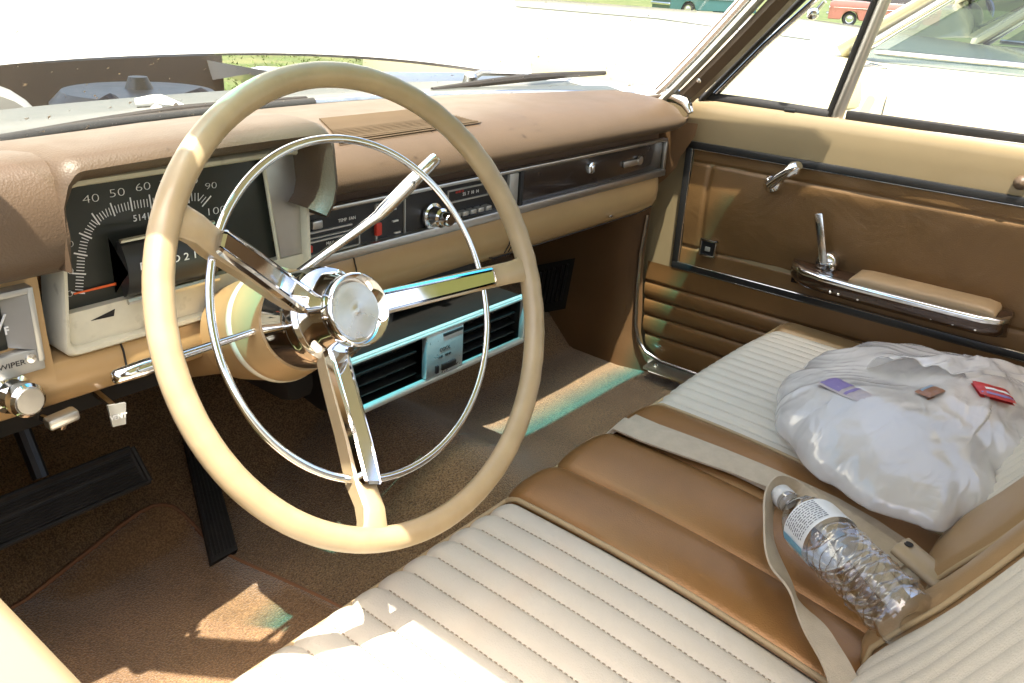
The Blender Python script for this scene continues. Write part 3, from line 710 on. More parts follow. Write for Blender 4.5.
colm = thing('steering_column', 'tan steering column behind the wheel, with chrome turn signal and shift levers', 'steering column', tuple(WC - nn_ * .3))
g = G(); g.lathe([(-.44, .042), (-.31, .042), (-.240, .043), (-.234, .052), (-.178, .0570), (-.174, .0580), (-.160, .0585), (-.154, .0570), (-.138, .0530), (-.125, .0500), (-.125, 0)], WC, nn_, 64, False); g.build('housing', M['tanpaint'], colm, 30)
g = G(); g.lathe([(-.172, .0580), (-.168, .0596), (-.164, .0596), (-.160, .0583)], WC, nn_, 64, False); g.build('collar_ring', M['cream'], colm, 60)
a = at(113, 378, 1, .125); b = at(243, 335, 1, .125); dv = (b - a)
g = G(); g.tube([a, a + dv * .02, a + dv * .22, a + dv * .36, a + dv * .45, a + dv * .9, b + dv * .1], [.0045, .0062, .0075, .0068, .0042, .0036, .0036], 14, ); g.build('turn_signal_lever', M['chrome'], colm, 60)
a = at(437, 157, 1, .10); b = at(378, 216, 1, .13); c = at(300, 272, 1, .16); d_ = at(286, 300, 1, .17)
g = G(); g.tube([a, lerp(a, b, .04), lerp(a, b, .5), lerp(a, b, .92), b, lerp(b, c, .1), lerp(b, c, .5), c, d_], [.0055, .0068, .0078, .0072, .0062, .0052, .0050, .0048, .0048], 16); g.build('shift_lever', M['chrome'], colm, 60)

# ================================================================== AIR CONDITIONER
ac = thing('air_conditioner', 'under-dash air conditioner with chrome frame and two black louvre vents', 'air conditioner', (-.03, .30, .34))
x0, x1, z0, z1, yf = -.218, .158, .354, .432, .240
g = G(); rows = [[(x, yf + .007, z1 - .004), (x, yf + .012, z1 - .002), (x, yf + .06, z1 - .002), (x, .42, z1 - .004), (x, .42, z0 + .02), (x, yf + .05, z0 - .004), (x, yf + .007, z0)] for x in (x0, x0 + .01, x1 - .01, x1)]
g.grid(rows); g.add(rows[0], [tuple(range(7))]); g.add(rows[-1], [tuple(range(7))]); g.build('housing', mat('ac housing', (.012, .011, .010), .4, .2), ac, 30)
g = G(); rows = [[(x, yf - .004, z1 - .003), (x, yf - .003, z1 + .0015), (x, yf + .000, z1 + .003), (x, yf + .004, z1 + .001)] for x in (x0 - .002, x1 + .002)]
g.grid(rows); g.box(((x0 + x1) / 2, yf, z0 + .0005), (x1 - x0, .012, .007), None, .002)
for x in (x0, x1): g.box((x, yf, (z0 + z1) / 2), (.006, .012, z1 - z0), None, .002)
g.box(((x0 + x1) / 2, yf, z1 - .003), (x1 - x0, .010, .004), None, .001)
g.build('chrome_frame', M['acframe'], ac)
for (xa, xb) in ((x0 + .006, -.070), (.012, x1 - .004)):
    g = G(); g.box(((xa + xb) / 2, yf + .045, (z0 + z1) / 2), (xb - xa, .003, z1 - z0 - .008)); vb = g.build('vent', M['dark'], ac)
    g = G()
    for k in range(4):
        z = z0 + .014 + k * .0165; g.box(((xa + xb) / 2, yf + .019, z), (xb - xa - .004, .016, .0030), Matrix.Rotation(.1, 3, 'X'), .001)
    g.build('louvre', M['louv'], vb)
    g = G(); nv = 6 if xb < 0 else 5
    for k in range(nv): g.box((lerp(xa, xb, (k + .5) / nv), yf + .033, (z0 + z1) / 2), (.0012, .012, z1 - z0 - .01), Matrix.Rotation(.2, 3, 'Z'))
    g.build('fin', M['black'], vb)
g = G(); g.box((-.029, yf + .001, (z0 + z1) / 2), (.078, .010, z1 - z0 - .010), None, .002); cp = g.build('control_panel', mat('blue silver', (.55, .60, .60), .3, .7, .1, 40), ac)
g = G(); g.box((-.022, yf - .005, z0 + .016), (.030, .004, .010), None, .001); g.build('button', M['black'], cp); g = G(); g.box((-.047, yf - .005, z0 + .016), (.006, .004, .012), None, .001); g.build('button', M['black'], cp); g = G(); g.box((-.014, yf - .005, z1 - .012), (.04, .002, .004)); g.build('slot', M['black'], cp)
text('COOL', (-.030, yf - .0045, z0 + .044), .008, (1, 0, 0), (0, 0, 1), M['black'], cp); text('AIR   TEMP', (-.030, yf - .0045, z0 + .033), .0055, (1, 0, 0), (0, 0, 1), M['black'], cp)
g = G(); g.lathe([(0, .005), (.006, .004), (.008, 0)], (-.17, yf + .01, z0 - .006), (0, -1, 0), 12); g.build('screw', M['chrome'], ac)

# ================================================================== PEDALS AND MAT
t = thing('brake_pedal', 'wide black ribbed rubber brake pedal hanging above the carpet', 'brake pedal', (-.48, .43, .27))
A = [at(-22, 508, 1, .45), at(132, 447, 1, .45), at(150, 481, 1, .425), at(6 - 22, 555, 1, .425)]
nv = (A[1] - A[0]).cross(A[3] - A[0]).normalized()
if nv.y > 0: nv = -nv
g = G(); g.prism([p + nv * 0 for p in A], nv * -.012)
pd = g.build('pad', M['blackrub'], t)
g = G()
for k in range(13):
    t_ = .10 + .80 * k / 12 if k else .06
    if .42 < t_ < .50: continue
    a, b = lerp(A[0], A[3], t_), lerp(A[1], A[2], t_); g.tube([lerp(a, b, .03), lerp(a, b, .96)], .0018, 6)
g.tube([lerp(A[0], A[1], .01) , lerp(A[0], A[1], .98)], .0035, 6); g.tube([A[1], A[2]], .0035, 6); g.tube([A[3], A[2]], .0035, 6)
g.build('rib', M['blackrub'], pd)
g = G(); c = lerp(A[0], A[1], .42); g.tube([c + Vector((0, .02, -.005)), c + Vector((.0, .05, .05)), c + Vector((.0, .08, .16)), c + Vector((0, .08, .25))], .010, 10); g.build('arm', M['black'], t)
t = thing('accelerator_pedal', 'long narrow black accelerator pedal left of the tunnel hump', 'accelerator pedal', (-.29, .42, .11))
b0 = on_floor(224, 558, .012); tp_ = at(192, 428, 1, .60)
ax = (tp_ - b0); sd = Vector((1, 0, 0)); nq = sd.cross(ax).normalized()
if nq.z < 0: nq = -nq
g = G(); ps = [b0 - sd * .022, b0 + sd * .022, tp_ + sd * .018, tp_ - sd * .018]; g.prism([p + nq * .006 for p in ps], nq * -.012); apad = g.build('pad', M['blackrub'], t)
g = G()
for k in range(7):
    u = (k + .5) / 7; a = lerp(ps[0], ps[1], u); b = lerp(ps[3], ps[2], u); g.tube([lerp(a, b, .03) + nq * .007, lerp(a, b, .97) + nq * .007], .0016, 6)
g.build('rib', M['blackrub'], apad)
# mat
poly = [(-60, 655), (27, 605), (75, 568), (118, 533), (140, 518), (154, 511), (163, 509), (173, 511), (184, 519), (196, 532), (210, 547), (227, 559), (250, 570), (280, 583), (320, 601), (352, 618), (330, 660), (290, 720), (60, 760), (-60, 720)]
pw = [on_floor(x, y, .0) for x, y in poly]
bm = bmesh.new(); vs = [bm.verts.new((p.x, p.y, 0)) for p in pw]; f = bm.faces.new(vs)
bmesh.ops.triangulate(bm, faces=[f]); bmesh.ops.subdivide_edges(bm, edges=bm.edges[:], cuts=5, use_grid_fill=True)
for v in bm.verts: v.co.z = floor_z(v.co.x, v.co.y) + .009
bmesh.ops.recalc_face_normals(bm, faces=bm.faces)
bm.verts.index_update(); g = G(); g.add([v.co.copy() for v in bm.verts], [[v.index for v in f_.verts] for f_ in bm.faces]); bm.free()
mt_ = g.build('floor_mat', M['mat'], None, 180); md = mt_.modifiers.new('s', 'SOLIDIFY'); md.thickness = .007; md.offset = -1
tag(mt_, 'brown carpet floor mat with rounded corner in front of the driver seat', 'floor mat')
g = G(); g.tube([Vector((p.x, p.y, floor_z(p.x, p.y) + .007)) for p in pw[:17]], .0035, 6); o = g.build('binding', mat('mat binding', (.24, .11, .05), .8), mt_, 60)

# ================================================================== BENCH SEAT
seat = thing('bench_seat', 'front bench seat in pleated beige and bronze vinyl', 'bench seat', (0, -.22, .10))
def seat_top(x, y):
    t = (y + .42) / .42      # 0 rear .. 1 front
    z = .268 + .036 * t
    z += .010 * math.sin(math.pi * max(0, min(1, t)))
    return z
def yfront(x): return .012 + .012 * math.cos((x - .0) * 2)
SEC_U = [0, .06, .12, .2, .3, .4, .5, .6, .7, .8, .87, .92, .95, .97, .985, 1.0]
def cushion(name, xa, xb, m_, pleat=None, crown=.0, parent=seat, edge=.004):
    nx = max(12, int((xb - xa) / (pleat / 8))) if pleat else max(14, int((xb - xa) / .006)); rows = []
    for i in range(nx + 1):
        x = lerp(xa, xb, i / nx); row = []; s = (x - xa) / (xb - xa)
        cr_ = crown * (1 - abs(2 * s - 1) ** 3) - edge * (max(0, 1 - min(s, 1 - s) * (xb - xa) / .006)) ** 2
        if pleat:
            q = abs(math.sin(math.pi * (x - xa) / ((xb - xa) / round((xb - xa) / pleat)))); pl = -.0062 * (1 - q ** .5)
        else: pl = 0
        yf_ = yfront(x)
        for y in [-.47 + .03 * k for k in range(0, 15)]:
            row.append((x, y, seat_top(x, y) + cr_ + pl * min(1, max(0, (yf_ - y) / .05)) ** .3))
        for a in [0, 12, 24, 36, 48, 60, 75, 90]:
            ra = R(a); rr = .028
            row.append((x, yf_ - rr + (rr + cr_ * .8 + pl * .8) * math.sin(ra) , seat_top(x, yf_ - .03) + .0 - rr + (rr + cr_ + pl) * math.cos(ra)))
        row.append((x, yf_ + cr_ * .8, .20)); row.append((x, yf_ - .02, .12)); rows.append(row)
    g = G().grid(rows); return g.build(name, m_, parent, 60)
cushion('pleated_panel', -.70, -.148, M['pleat'], .0365, .006)
cushion('bolster', -.148, -.045, M['bronze'], None, .013)
cushion('bolster', -.045, .085, M['bronze'], None, .012)
cushion('bolster', .085, .210, M['bronze'], None, .010)
cushion('pleated_panel', .210, .655, M['pleat'], .0262, .010)
cushion('side_bolster', .655, .712, M['seatgold'], None, .004)
g = G()
for x, rr in ((-.147, .0034), (.2105, .003)):
    pth = [(x, y, seat_top(x, y) + .001) for y in [-.46 + .03 * k for k in range(15)]] + [(x, yfront(x) - .028 + .029 * math.sin(R(a)), seat_top(x, yfront(x) - .03) - .028 + .029 * math.cos(R(a))) for a in (10, 30, 50, 70, 90)] + [(x, yfront(x), .2)]
    g.tube(pth, rr, 8)
xs_ = [-.70 + 1.40 * k / 60 for k in range(61)]
g.tube([(x, yfront(x) - .028 + .0275 * math.sin(R(52)) + .002, seat_top(x, yfront(x) - .03) - .028 + .030 * math.cos(R(52))) for x in xs_], .003, 8)
g.build('piping', M['thread'], seat, 60)
g = G(); rows = [[(-.702, y, .10), (-.702, y, .285), (-.69, y, .29)] for y in (-.47, -.2, -.02)]; g.grid(rows); g.build('side_skirt', M['bronze'], seat); g = G(); rows = [[(.713, y, .10), (.713, y, .26), (.705, y, .285)] for y in (-.47, -.2, -.02)]; g.grid(rows)
g.build('side_skirt', M['bronze'], seat)
stm = mat('stitch thread', (.33, .27, .20), .8)
for xa, xb, pw_ in ((-.70, -.148, .0365), (.210, .655, .0262)):
    nn2 = round((xb - xa) / pw_); g = G()
    for i in range(1, nn2):
        x = lerp(xa, xb, i / nn2); y = -.41
        while y < yfront(x) - .026:
            g.box((x, y, seat_top(x, y) + (.006 if xa < 0 else .010) * (1 - abs(2 * i / nn2 - 1) ** 3) - .0052), (.0009, .0034, .0009)); y += .0062
    g.build('stitching', stm, seat, 0)
# backrest
BA = R(25); up = Vector((0, -math.sin(BA), math.cos(BA))); fn = Vector((0, math.cos(BA), math.sin(BA)))
def back_pt(x, u, off): return Vector((x, -.418, .262)) + up * u + fn * off
def back_off(u): return .011 * math.exp(-((u - .05) / .07) ** 2) - .03 * math.exp(-(u / .018) ** 2)
def backsec(name, xa, xb, m_, pleat=None, crown=0, lift=0.0, edge=.006):
    nx = max(12, int((xb - xa) / (pleat / 8))) if pleat else max(12, int((xb - xa) / .006)); rows = []
    for i in range(nx + 1):
        x = lerp(xa, xb, i / nx); s = (x - xa) / (xb - xa)
        cr_ = crown * (1 - abs(2 * s - 1) ** 3) - edge * (max(0, 1 - min(s, 1 - s) * (xb - xa) / .008)) ** 2
        pl = -.0065 * (1 - abs(math.sin(math.pi * (x - xa) / ((xb - xa) / round((xb - xa) / pleat)))) ** .45) if pleat else 0
        row = [back_pt(x, u, back_off(u) + cr_ + pl * min(1, u / .04) + lift) for u in [-.03, -.015, 0, .01, .02, .035, .05, .07, .09, .12, .16, .2, .25, .3, .36, .42, .46]]
        row += [back_pt(x, .485, lift - .012), back_pt(x, .50, lift - .05), back_pt(x, .49, lift - .10), back_pt(x, .3, -.13), back_pt(x, 0, -.12)]; rows.append(row)
    g = G().grid(rows)
    return g.build(name, m_, seat, 60)
backsec('backrest_pleats', -.68, -.122, M['pleat'], .0365, .006, .009)
backsec('backrest_border', -.122, -.062, M['seatgold'], None, .012, .009)
backsec('backrest_center', -.062, .035, M['seatgold'], None, .008, -.022)
backsec('backrest_border', .035, .19, M['seatgold'], None, .008, .0)
backsec('backrest_pleats', .19, .64, M['pleat'], .027, .006, 0)
backsec('backrest_border', .64, .70, M['seatgold'], None, .008, 0)
g = G()
for x, l in ((-.122, .012), (-.060, .0), (.035, -.006)):
    g.tube([back_pt(x, u, back_off(u) + l) for u in [.0, .02, .05, .09, .14, .2, .28, .36, .44]], .0028, 8)
g.build('backrest_piping', M['thread'], seat, 60)

# ---- seat belts
def over(x, y, h=0): return Vector((x, y, seat_top(x, y) + .012 + h))
t = thing('seat_belt', 'beige seat belt webbing lying front to back between the bronze bolsters, under the bottle', 'seat belt', (.10, -.2, .31))
pth = [Vector((.098, .020, .24)), Vector((.098, .020, .29)), over(.10, -.002, .002), over(.103, -.04), over(.108, -.09), over(.113, -.14), over(.116, -.19), over(.118, -.24), over(.118, -.29), over(.112, -.34), over(.10, -.39), over(.085, -.425)]
ws_ = [.062, .062, .058, .052, .05, .048, .05, .054, .062, .07, .075, .075]
G().ribbon(pth, (1, 0, 0), lambda i: ws_[i], .002).build('webbing', M['belt'], t, 60)
pth2 = [Vector((.088, .026, .25)), Vector((.084, .024, .29)), over(.082, 0, .006), over(.085, -.04, .004), over(.092, -.10, .004), over(.103, -.17, .005), over(.110, -.24, .006), over(.105, -.32, .006), over(.09, -.40, .006)]
G().ribbon(pth2, (1, 0, .15), .034, .0015).build('webbing', M['belt'], t, 60)
g = G(); a, b = at(903, 548, 2, .325), at(935, 575, 2, .315); dv = (b - a)
a = a - dv * .1
sd = Vector((0, 0, 1)).cross(dv).normalized()
g.tube([a, a + dv * .15, a + dv * .5, b, b + dv * .6], .01, 14, sq=(.009, .019), up=(0, 0, 1))
sl_ = g.build('belt_sleeve', mat('belt sleeve', (.42, .33, .21), .45), t, 60)
q = a + dv * .22 + Vector((0, 0, .0095)) ; g = G(); g.lathe([(0, .0052), (.0006, .005), (.0007, 0)], q, (0, 0, 1), 16); g.build('rivet_hole', M['dark'], sl_)
g = G(); q = at(925, 590, 2, .31); g.box(q + Vector((-.02, -.0, 0)), (.03, .05, .008), Matrix.Rotation(.5, 3, 'Z'), .003); g.build('buckle_tongue', M['chrome_worn'], t)
t = thing('seat_belt', 'twisted loose beige belt end curling around the bottle cap toward the driver', 'seat belt', (0, -.3, .31))
pp_ = [(912, 618, .316), (850, 545, .312), (800, 497, .318), (781, 488, .335), (771, 497, .342), (768, 515, .338), (770, 540, .33), (777, 565, .324), (790, 590, .322), (805, 612, .320), (822, 640, .316), (838, 668, .314), (850, 700, .312), (860, 730, .31)]
pth = [at(a_, b_, 2, z) for a_, b_, z in pp_]
# smooth with subdivision
def catmull(P, k=5):
    out = []
    for i in range(len(P) - 1):
        p0, p1, p2, p3 = P[max(i - 1, 0)], P[i], P[i + 1], P[min(i + 2, len(P) - 1)]
        for j in range(k):
            t_ = j / k; out.append(.5 * ((2 * p1) + (p2 - p0) * t_ + (2 * p0 - 5 * p1 + 4 * p2 - p3) * t_ ** 2 + (3 * p1 - p0 - 3 * p2 + p3) * t_ ** 3))
    out.append(P[-1]); return out
pth = catmull(pth); nP = len(pth)
def wdirf(i):
    u = i / nP; tilt = interp([(0, .1), (.22, 1.2), (.4, 1.1), (.55, .6), (.62, .9), (.75, .15), (1, 0)], u)
    t_ = (pth[min(i + 1, nP - 1)] - pth[max(i - 1, 0)]).normalized(); s_ = t_.cross(Vector((0, 0, 1))).normalized()
    return s_ * math.cos(tilt) + Vector((0, 0, 1)) * math.sin(tilt)
G().ribbon(pth, wdirf, .030, .0012).build('webbing', M['belt'], t, 60)

# ---- water bottle
cap0 = at(781, 495, 2, .344); base = at(913, 625, 2, .366); axv = (base - cap0).normalized(); Lb = (base - cap0).length
bot = thing('water_bottle', 'crumpled clear plastic water bottle with white label lying on the bronze seat', 'water bottle', tuple((cap0 + base) / 2 - Vector((0, 0, .03))))
prof = [(.012, .0125), (.020, .0125), (.021, .0145), (.024, .0145), (.025, .0125), (.030, .013), (.040, .019), (.050, .0265), (.060, .0300), (.066, .0318), (.069, .0310), (.072, .0318), (.108, .0318), (.111, .0306)]
h = .115
while h < Lb - .02: prof += [(h, .0318), (h + .005, .0324), (h + .009, .0300), (h + .0115, .0298)]; h += .013
prof += [(Lb - .014, .0318), (Lb - .006, .0300), (Lb, .024), (Lb + .0, .015), (Lb - .006, .006), (Lb - .007, 0)]
x_ = axv.orthogonal().normalized(); y_ = axv.cross(x_); rows = []
prof2 = []
for (h1, r1), (h2, r2) in zip(prof, prof[1:]):
    prof2.append((h1, r1)); prof2.append(((h1 + h2) / 2, (r1 + r2) / 2))
prof2.append(prof[-1])
for h, r_ in prof2:
    row = []
    for k in range(56):
        a = 2 * math.pi * k / 56; d = x_ * math.cos(a) + y_ * math.sin(a); p = cap0 + axv * h + d * r_
        cr_ = (noise.noise(p * 60) * .0032 + abs(noise.noise(p * 110)) * .0034 - .0010) * min(1, max(0, (h - .035) / .03))
        if .066 < h < .112: cr_ *= .25
        p = cap0 + axv * h + d * max(0, r_ + cr_ * (r_ > .01)); row.append(p)
    rows.append(row)
G().grid(rows, False, True).build('body', M['clear'], bot, 50)
g = G(); g.lathe([(-.003, 0), (-.003, .012), (-.001, .0135), (.012, .0138), (.014, .0128)], cap0, axv, 28); g.build('cap', mat('clear white cap', (.62, .62, .60), .3), bot, 40)
rows = []
for i in range(14):
    h = .070 + .040 * i / 13; row = []
    for k in range(41):
        a = 2 * math.pi * k / 40; p = cap0 + axv * h + (x_ * math.cos(a) + y_ * math.sin(a)) * (.0335 + .0008 * noise.noise(Vector((h * 80, a * 2, 0)))); row.append(p)
    rows.append(row)
lab = G().grid(rows).build('label', mat('white label', (.78, .80, .80), .4), bot, 60)
# print on the label, facing up toward the camera
upv = (CP - (cap0 + axv * .09)).normalized(); upv = (upv - axv * axv.dot(upv)).normalized(); side = axv.cross(upv)
def lab_pt(h, ang, r_=.0342): return cap0 + axv * h + (upv * math.cos(ang) + side * math.sin(ang)) * r_
def lab_patch(g, h0, h1, a0, a1, r_=.0343):
    n_ = max(2, int(abs(a1 - a0) / .15) + 1); g.grid([[lab_pt(h0, lerp(a0, a1, i / n_), r_), lab_pt(h1, lerp(a0, a1, i / n_), r_)] for i in range(n_ + 1)])
g = G(); lab_patch(g, .0705, .1095, .85, 1.15, .03445); g.build('blue_stripe', mat('label blue', (.20, .45, .60), .4), lab, 60)
g = G(); random.seed(3)
for r_i in range(10):
    h = .0735 + .0034 * r_i; a = -.65
    while a < .62:
        l = random.uniform(.05, .16); lab_patch(g, h, h + .0012, a, min(a + l, .66), .0345); a += l + .04
g.build('small_print', mat('print grey', (.12, .13, .15), .5), lab, 60)

# ---- plastic bag with groceries
bagm = bpy.data.materials.new('thin white plastic'); bagm.use_nodes = True; n = bagm.node_tree; p = n.nodes['Principled BSDF']
p.inputs['Base Color'].default_value = (.92, .90, .87, 1); p.inputs['Roughness'].default_value = .2; p.inputs['Specular IOR Level'].default_value = .9; p.inputs['Coat Weight'].default_value = 1; p.inputs['Coat Roughness'].default_value = .1
tl_ = N(n, 'ShaderNodeBsdfTranslucent'); tl_.inputs[0].default_value = (.85, .86, .9, 1); trn = N(n, 'ShaderNodeBsdfTransparent')
m1 = N(n, 'ShaderNodeMixShader'); m1.inputs[0].default_value = .18; m2 = N(n, 'ShaderNodeMixShader'); m2.inputs[0].default_value = .30
o_ = n.nodes['Material Output']; n.links.new(p.outputs[0], m1.inputs[1]); n.links.new(tl_.outputs[0], m1.inputs[2]); n.links.new(m1.outputs[0], m2.inputs[1]); n.links.new(trn.outputs[0], m2.inputs[2]); n.links.new(m2.outputs[0], o_.inputs[0])
tc = N(n, 'ShaderNodeTexCoord'); mpv = N(n, 'ShaderNodeMapping'); mpv.inputs['Rotation'].default_value = (0, 0, .6); mpv.inputs['Scale'].default_value = (1, 2.6, 1.5); n.links.new(tc.outputs['Object'], mpv.inputs[0])
nz = N(n, 'ShaderNodeTexNoise', Scale=22.0, Detail=3.0, Distortion=.8); nz.noise_type = 'RIDGED_MULTIFRACTAL'; n.links.new(mpv.outputs[0], nz.inputs['Vector']); bp = N(n, 'ShaderNodeBump', Strength=.6, Distance=.004); n.links.new(nz.outputs['Fac'], bp.inputs['Height']); n.links.new(bp.outputs[0], p.inputs['Normal'])
bag = thing('plastic_bag', 'white plastic grocery bag lying on the passenger side of the seat', 'plastic bag', (.38, -.30, .30))
bc = Vector((.38, -.30, .30)); rows = []
foot = [(.205, -.195), (.29, -.150), (.40, -.142), (.52, -.158), (.60, -.190), (.655, -.28), (.66, -.40), (.58, -.455), (.48, -.455), (.30, -.445), (.17, -.435), (.125, -.415), (.112, -.36), (.135, -.28)]
fa = sorted((math.atan2(y - bc.y, x - bc.x), math.hypot(x - bc.x, y - bc.y)) for x, y in foot)
fa = [(fa[-1][0] - 2 * math.pi, fa[-1][1])] + fa + [(fa[0][0] + 2 * math.pi, fa[0][1])]
def bag_r(th):
    th = (th + math.pi) % (2 * math.pi) - math.pi
    return interp(fa, th)
knot = Vector((.56, -.40))
def ridge(v): return 1 - 2 * abs(noise.noise(v))
NT, NPH = 300, 120
def bagz(x, y):
    """height of the film over the groceries"""
    th = math.atan2(y - bc.y, x - bc.x); r_ = math.hypot(x - bc.x, y - bc.y) / bag_r(th)
    return r_
for j in range(NPH + 1):
    ph = -.55 + (math.pi / 2 + .55) * j / NPH; row = []
    for i in range(NT):
        th = 2 * math.pi * i / NT; cr_ = max(0, math.cos(ph)) ** .62
        r0 = bag_r(th) * (cr_ if ph > 0 else 1 - .30 * (ph / .55) ** 2)
        x = bc.x + r0 * math.cos(th); y = bc.y + r0 * math.sin(th)
        lump = .020 * math.exp(-(((x - .28) / .09) ** 2 + ((y + .27) / .08) ** 2)) + .028 * math.exp(-(((x - .47) / .10) ** 2 + ((y + .36) / .07) ** 2)) + .016 * math.exp(-(((x - .50) / .08) ** 2 + ((y + .22) / .05) ** 2))
        z = bc.z + .028 + ((.046 + lump * .9) * math.sin(ph) ** .8 if ph > 0 else .045 * math.sin(ph))
        p = Vector((x, y, z))
        dk = Vector((x, y)) - knot; ang = math.atan2(dk.y, dk.x); rr = dk.length
        wp = Vector((noise.noise(p * 9), noise.noise(p * 9 + Vector((5, 5, 5))), 0))
        k = .0070 * ridge(Vector((ang * 1.7 + wp.x * .5, rr * 3, z * 4 + 3))) + .0034 * max(0, ridge(Vector((ang * 4.0 + wp.y, rr * 5, z * 6)))) ** 2 + .0014 * max(0, ridge(Vector((ang * 10.0 + wp.y * 2, rr * 12, z * 20)))) ** 2 + .006 * noise.noise(p * 10) + .0012 * max(0, ridge(Vector((x * 20 + wp.x * 2, y * 26, z * 16))))
        k *= .35 + .65 * min(1, rr / .16)
        d = (p - Vector((bc.x, bc.y, bc.z))).normalized()
        q = p + d * k
        if q.z < seat_top(q.x, q.y) + .006: q.z = seat_top(q.x, q.y) + .006 + .002 * noise.noise(q * 40)
        row.append(q)
    rows.append(row)
bag_rows = rows
G().grid(rows, False, True).build('body', bagm, bag, 180)
def bag_top(x, y):
    best = None
    for row in bag_rows[::2]:
        for p in row:
            d = (p.x - x) ** 2 + (p.y - y) ** 2
            if p.z > .33 and (best is None or d < best[0]): best = (d, p)
    return best[1].z
# loose upper sheet with the handles, draped toward the seat back
rows = []
for i in range(70):
    u = i / 69; row = []
    for j in range(50):
        v = j / 49
        c0 = Vector((.40 + .26 * u, -.215 - .10 * u)); c1 = Vector((.44 + .24 * u, -.395 - .09 * u))
        x = lerp(c0.x, c1.x, v) + .008 * noise.noise(Vector((v * 5, u * 3, 1))); y = lerp(c0.y, c1.y, v) + .012 * noise.noise(Vector((u * 5, v * 2, 8)))
        prof_ = math.sin(math.pi * min(1, v * 1.0)) ** .6
        z = .372 + .030 * prof_ * (1 - .3 * u) - .050 * u ** 2 + .010 * ridge(Vector((v * 5 + u, u * 1.2, 2))) + .004 * ridge(Vector((v * 9 + u * 2, u * 2, 5)))
        if v > .8: z -= (v - .8) * .30
        if v < .12: z -= (.12 - v) * .35
        row.append((x, y, z))
    rows.append(row)
hd = G().grid(rows).build('handle', bagm, bag, 180); md = hd.modifiers.new('s', 'SOLIDIFY'); md.thickness = .0006
# groceries inside the bag
def loaf(nm, label, cat, c, r, m_):
    g = G(); rows = []
    for j in range(17):
        ph = -math.pi / 2 + math.pi * j / 16; row = []
        for i in range(28):
            th = 2 * math.pi * i / 28; cc = max(0, math.cos(ph)) ** .6; q_ = Vector((abs(math.cos(th)) ** .7 * math.copysign(1, math.cos(th)) * cc, abs(math.sin(th)) ** .7 * math.copysign(1, math.sin(th)) * cc, math.sin(ph)))
            row.append(Vector(c) + Vector((q_.x * r[0], q_.y * r[1], q_.z * r[2])) * (1 + .05 * noise.noise(q_ * 2)))
        rows.append(row)
    tag(g.grid(rows, False, True).build(nm, m_, None, 60), label, cat, 'things showing in the plastic bag')
loaf('bread_roll', 'pinkish rounded bundle showing faintly through the near right side of the bag', 'food', (.47, -.375, .352), (.075, .045, .036), mat('bread', (.72, .52, .38), .6))
loaf('grocery_pack', 'pale grey soft pack showing faintly through the left end of the bag', 'food', (.27, -.27, .345), (.07, .07, .028), mat('pack pale', (.55, .56, .60), .4))
# packets
def packet(name, label, cat, px, py, size, rz, m_, stripes, lift=.002):
    q = at(px, py, 2, .40)
    for _ in range(4): q = at(px, py, 2, bag_top(q.x, q.y) + lift)
    e = .015; zx = (bag_top(q.x + e, q.y) - bag_top(q.x - e, q.y)) / (2 * e) * .6; zy = (bag_top(q.x, q.y + e) - bag_top(q.x, q.y - e)) / (2 * e) * .6
    nz_ = Vector((-zx, -zy, 1)).normalized(); X = Vector((math.cos(rz), math.sin(rz), 0)); X = (X - nz_ * X.dot(nz_)).normalized(); Y = nz_.cross(X)
    t = thing(name, label, cat, tuple(q), 'things showing in the plastic bag')
    g = G(); rows = []; n_ = 15
    for i in range(n_):
        for_ = []
        for j in range(n_):
            u, v = i / (n_ - 1) * 2 - 1, j / (n_ - 1) * 2 - 1
            hgt = size[2] * (1 - max(abs(u), abs(v)) ** 3) + .0012 * noise.noise(Vector((u * 3, v * 3, px)))
            for_.append(q + X * (u * size[0] / 2 * (1 - .05 * v * v)) + Y * (v * size[1] / 2 * (1 - .06 * u * u)) + nz_ * hgt)
        rows.append(for_)
    g.grid(rows); und = [[p - nz_ * .004 for p in (r_[0], r_[-1])] for r_ in (rows[0], rows[-1])]; g.grid(und)
    g.build('wrapper', m_, t, 180)
    for (ua, ub, va, vb, ms) in stripes:
        g = G(); rr_ = []
        for i in range(7):
            r2 = []
            for j in range(7):
                u, v = lerp(ua, ub, i / 6), lerp(va, vb, j / 6)
                hgt = size[2] * (1 - max(abs(u), abs(v)) ** 3) + .0012 * noise.noise(Vector((u * 3, v * 3, px))) + .0005
                r2.append(q + X * (u * size[0] / 2 * (1 - .05 * v * v)) + Y * (v * size[1] / 2 * (1 - .06 * u * u)) + nz_ * hgt)
            rr_.append(r2)
        g.grid(rr_).build('print', ms, t, 180)
mp = mat('purple print', (.22, .17, .38), .4); mb = mat('packet blue print', (.25, .35, .45), .35)
packet('food_packet', 'pale packet with purple print pressed against the top of the bag', 'packet', 845, 389, (.080, .034, .0035), -2.05, mat('packet pale', (.42, .37, .38), .35), ((-.9, .1, -.85, .85, mp), (.3, .45, -.85, .85, mp)), -.0012)
packet('food_packet', 'small brown and orange snack packet at the opening of the bag', 'packet', 930, 391, (.044, .024, .0035), -.3, mat('packet brown', (.30, .14, .07), .35), ((-.7, .7, .2, .7, mb),), .004)
packet('food_packet', 'red packet sticking out of the back of the bag beside the door', 'packet', 994, 392, (.055, .038, .005), -1.0, mat('packet red', (.50, .03, .03), .3), ((-.6, .8, -.3, .0, M['white']), (-.9, .9, -.8, -.6, mp)), .006)

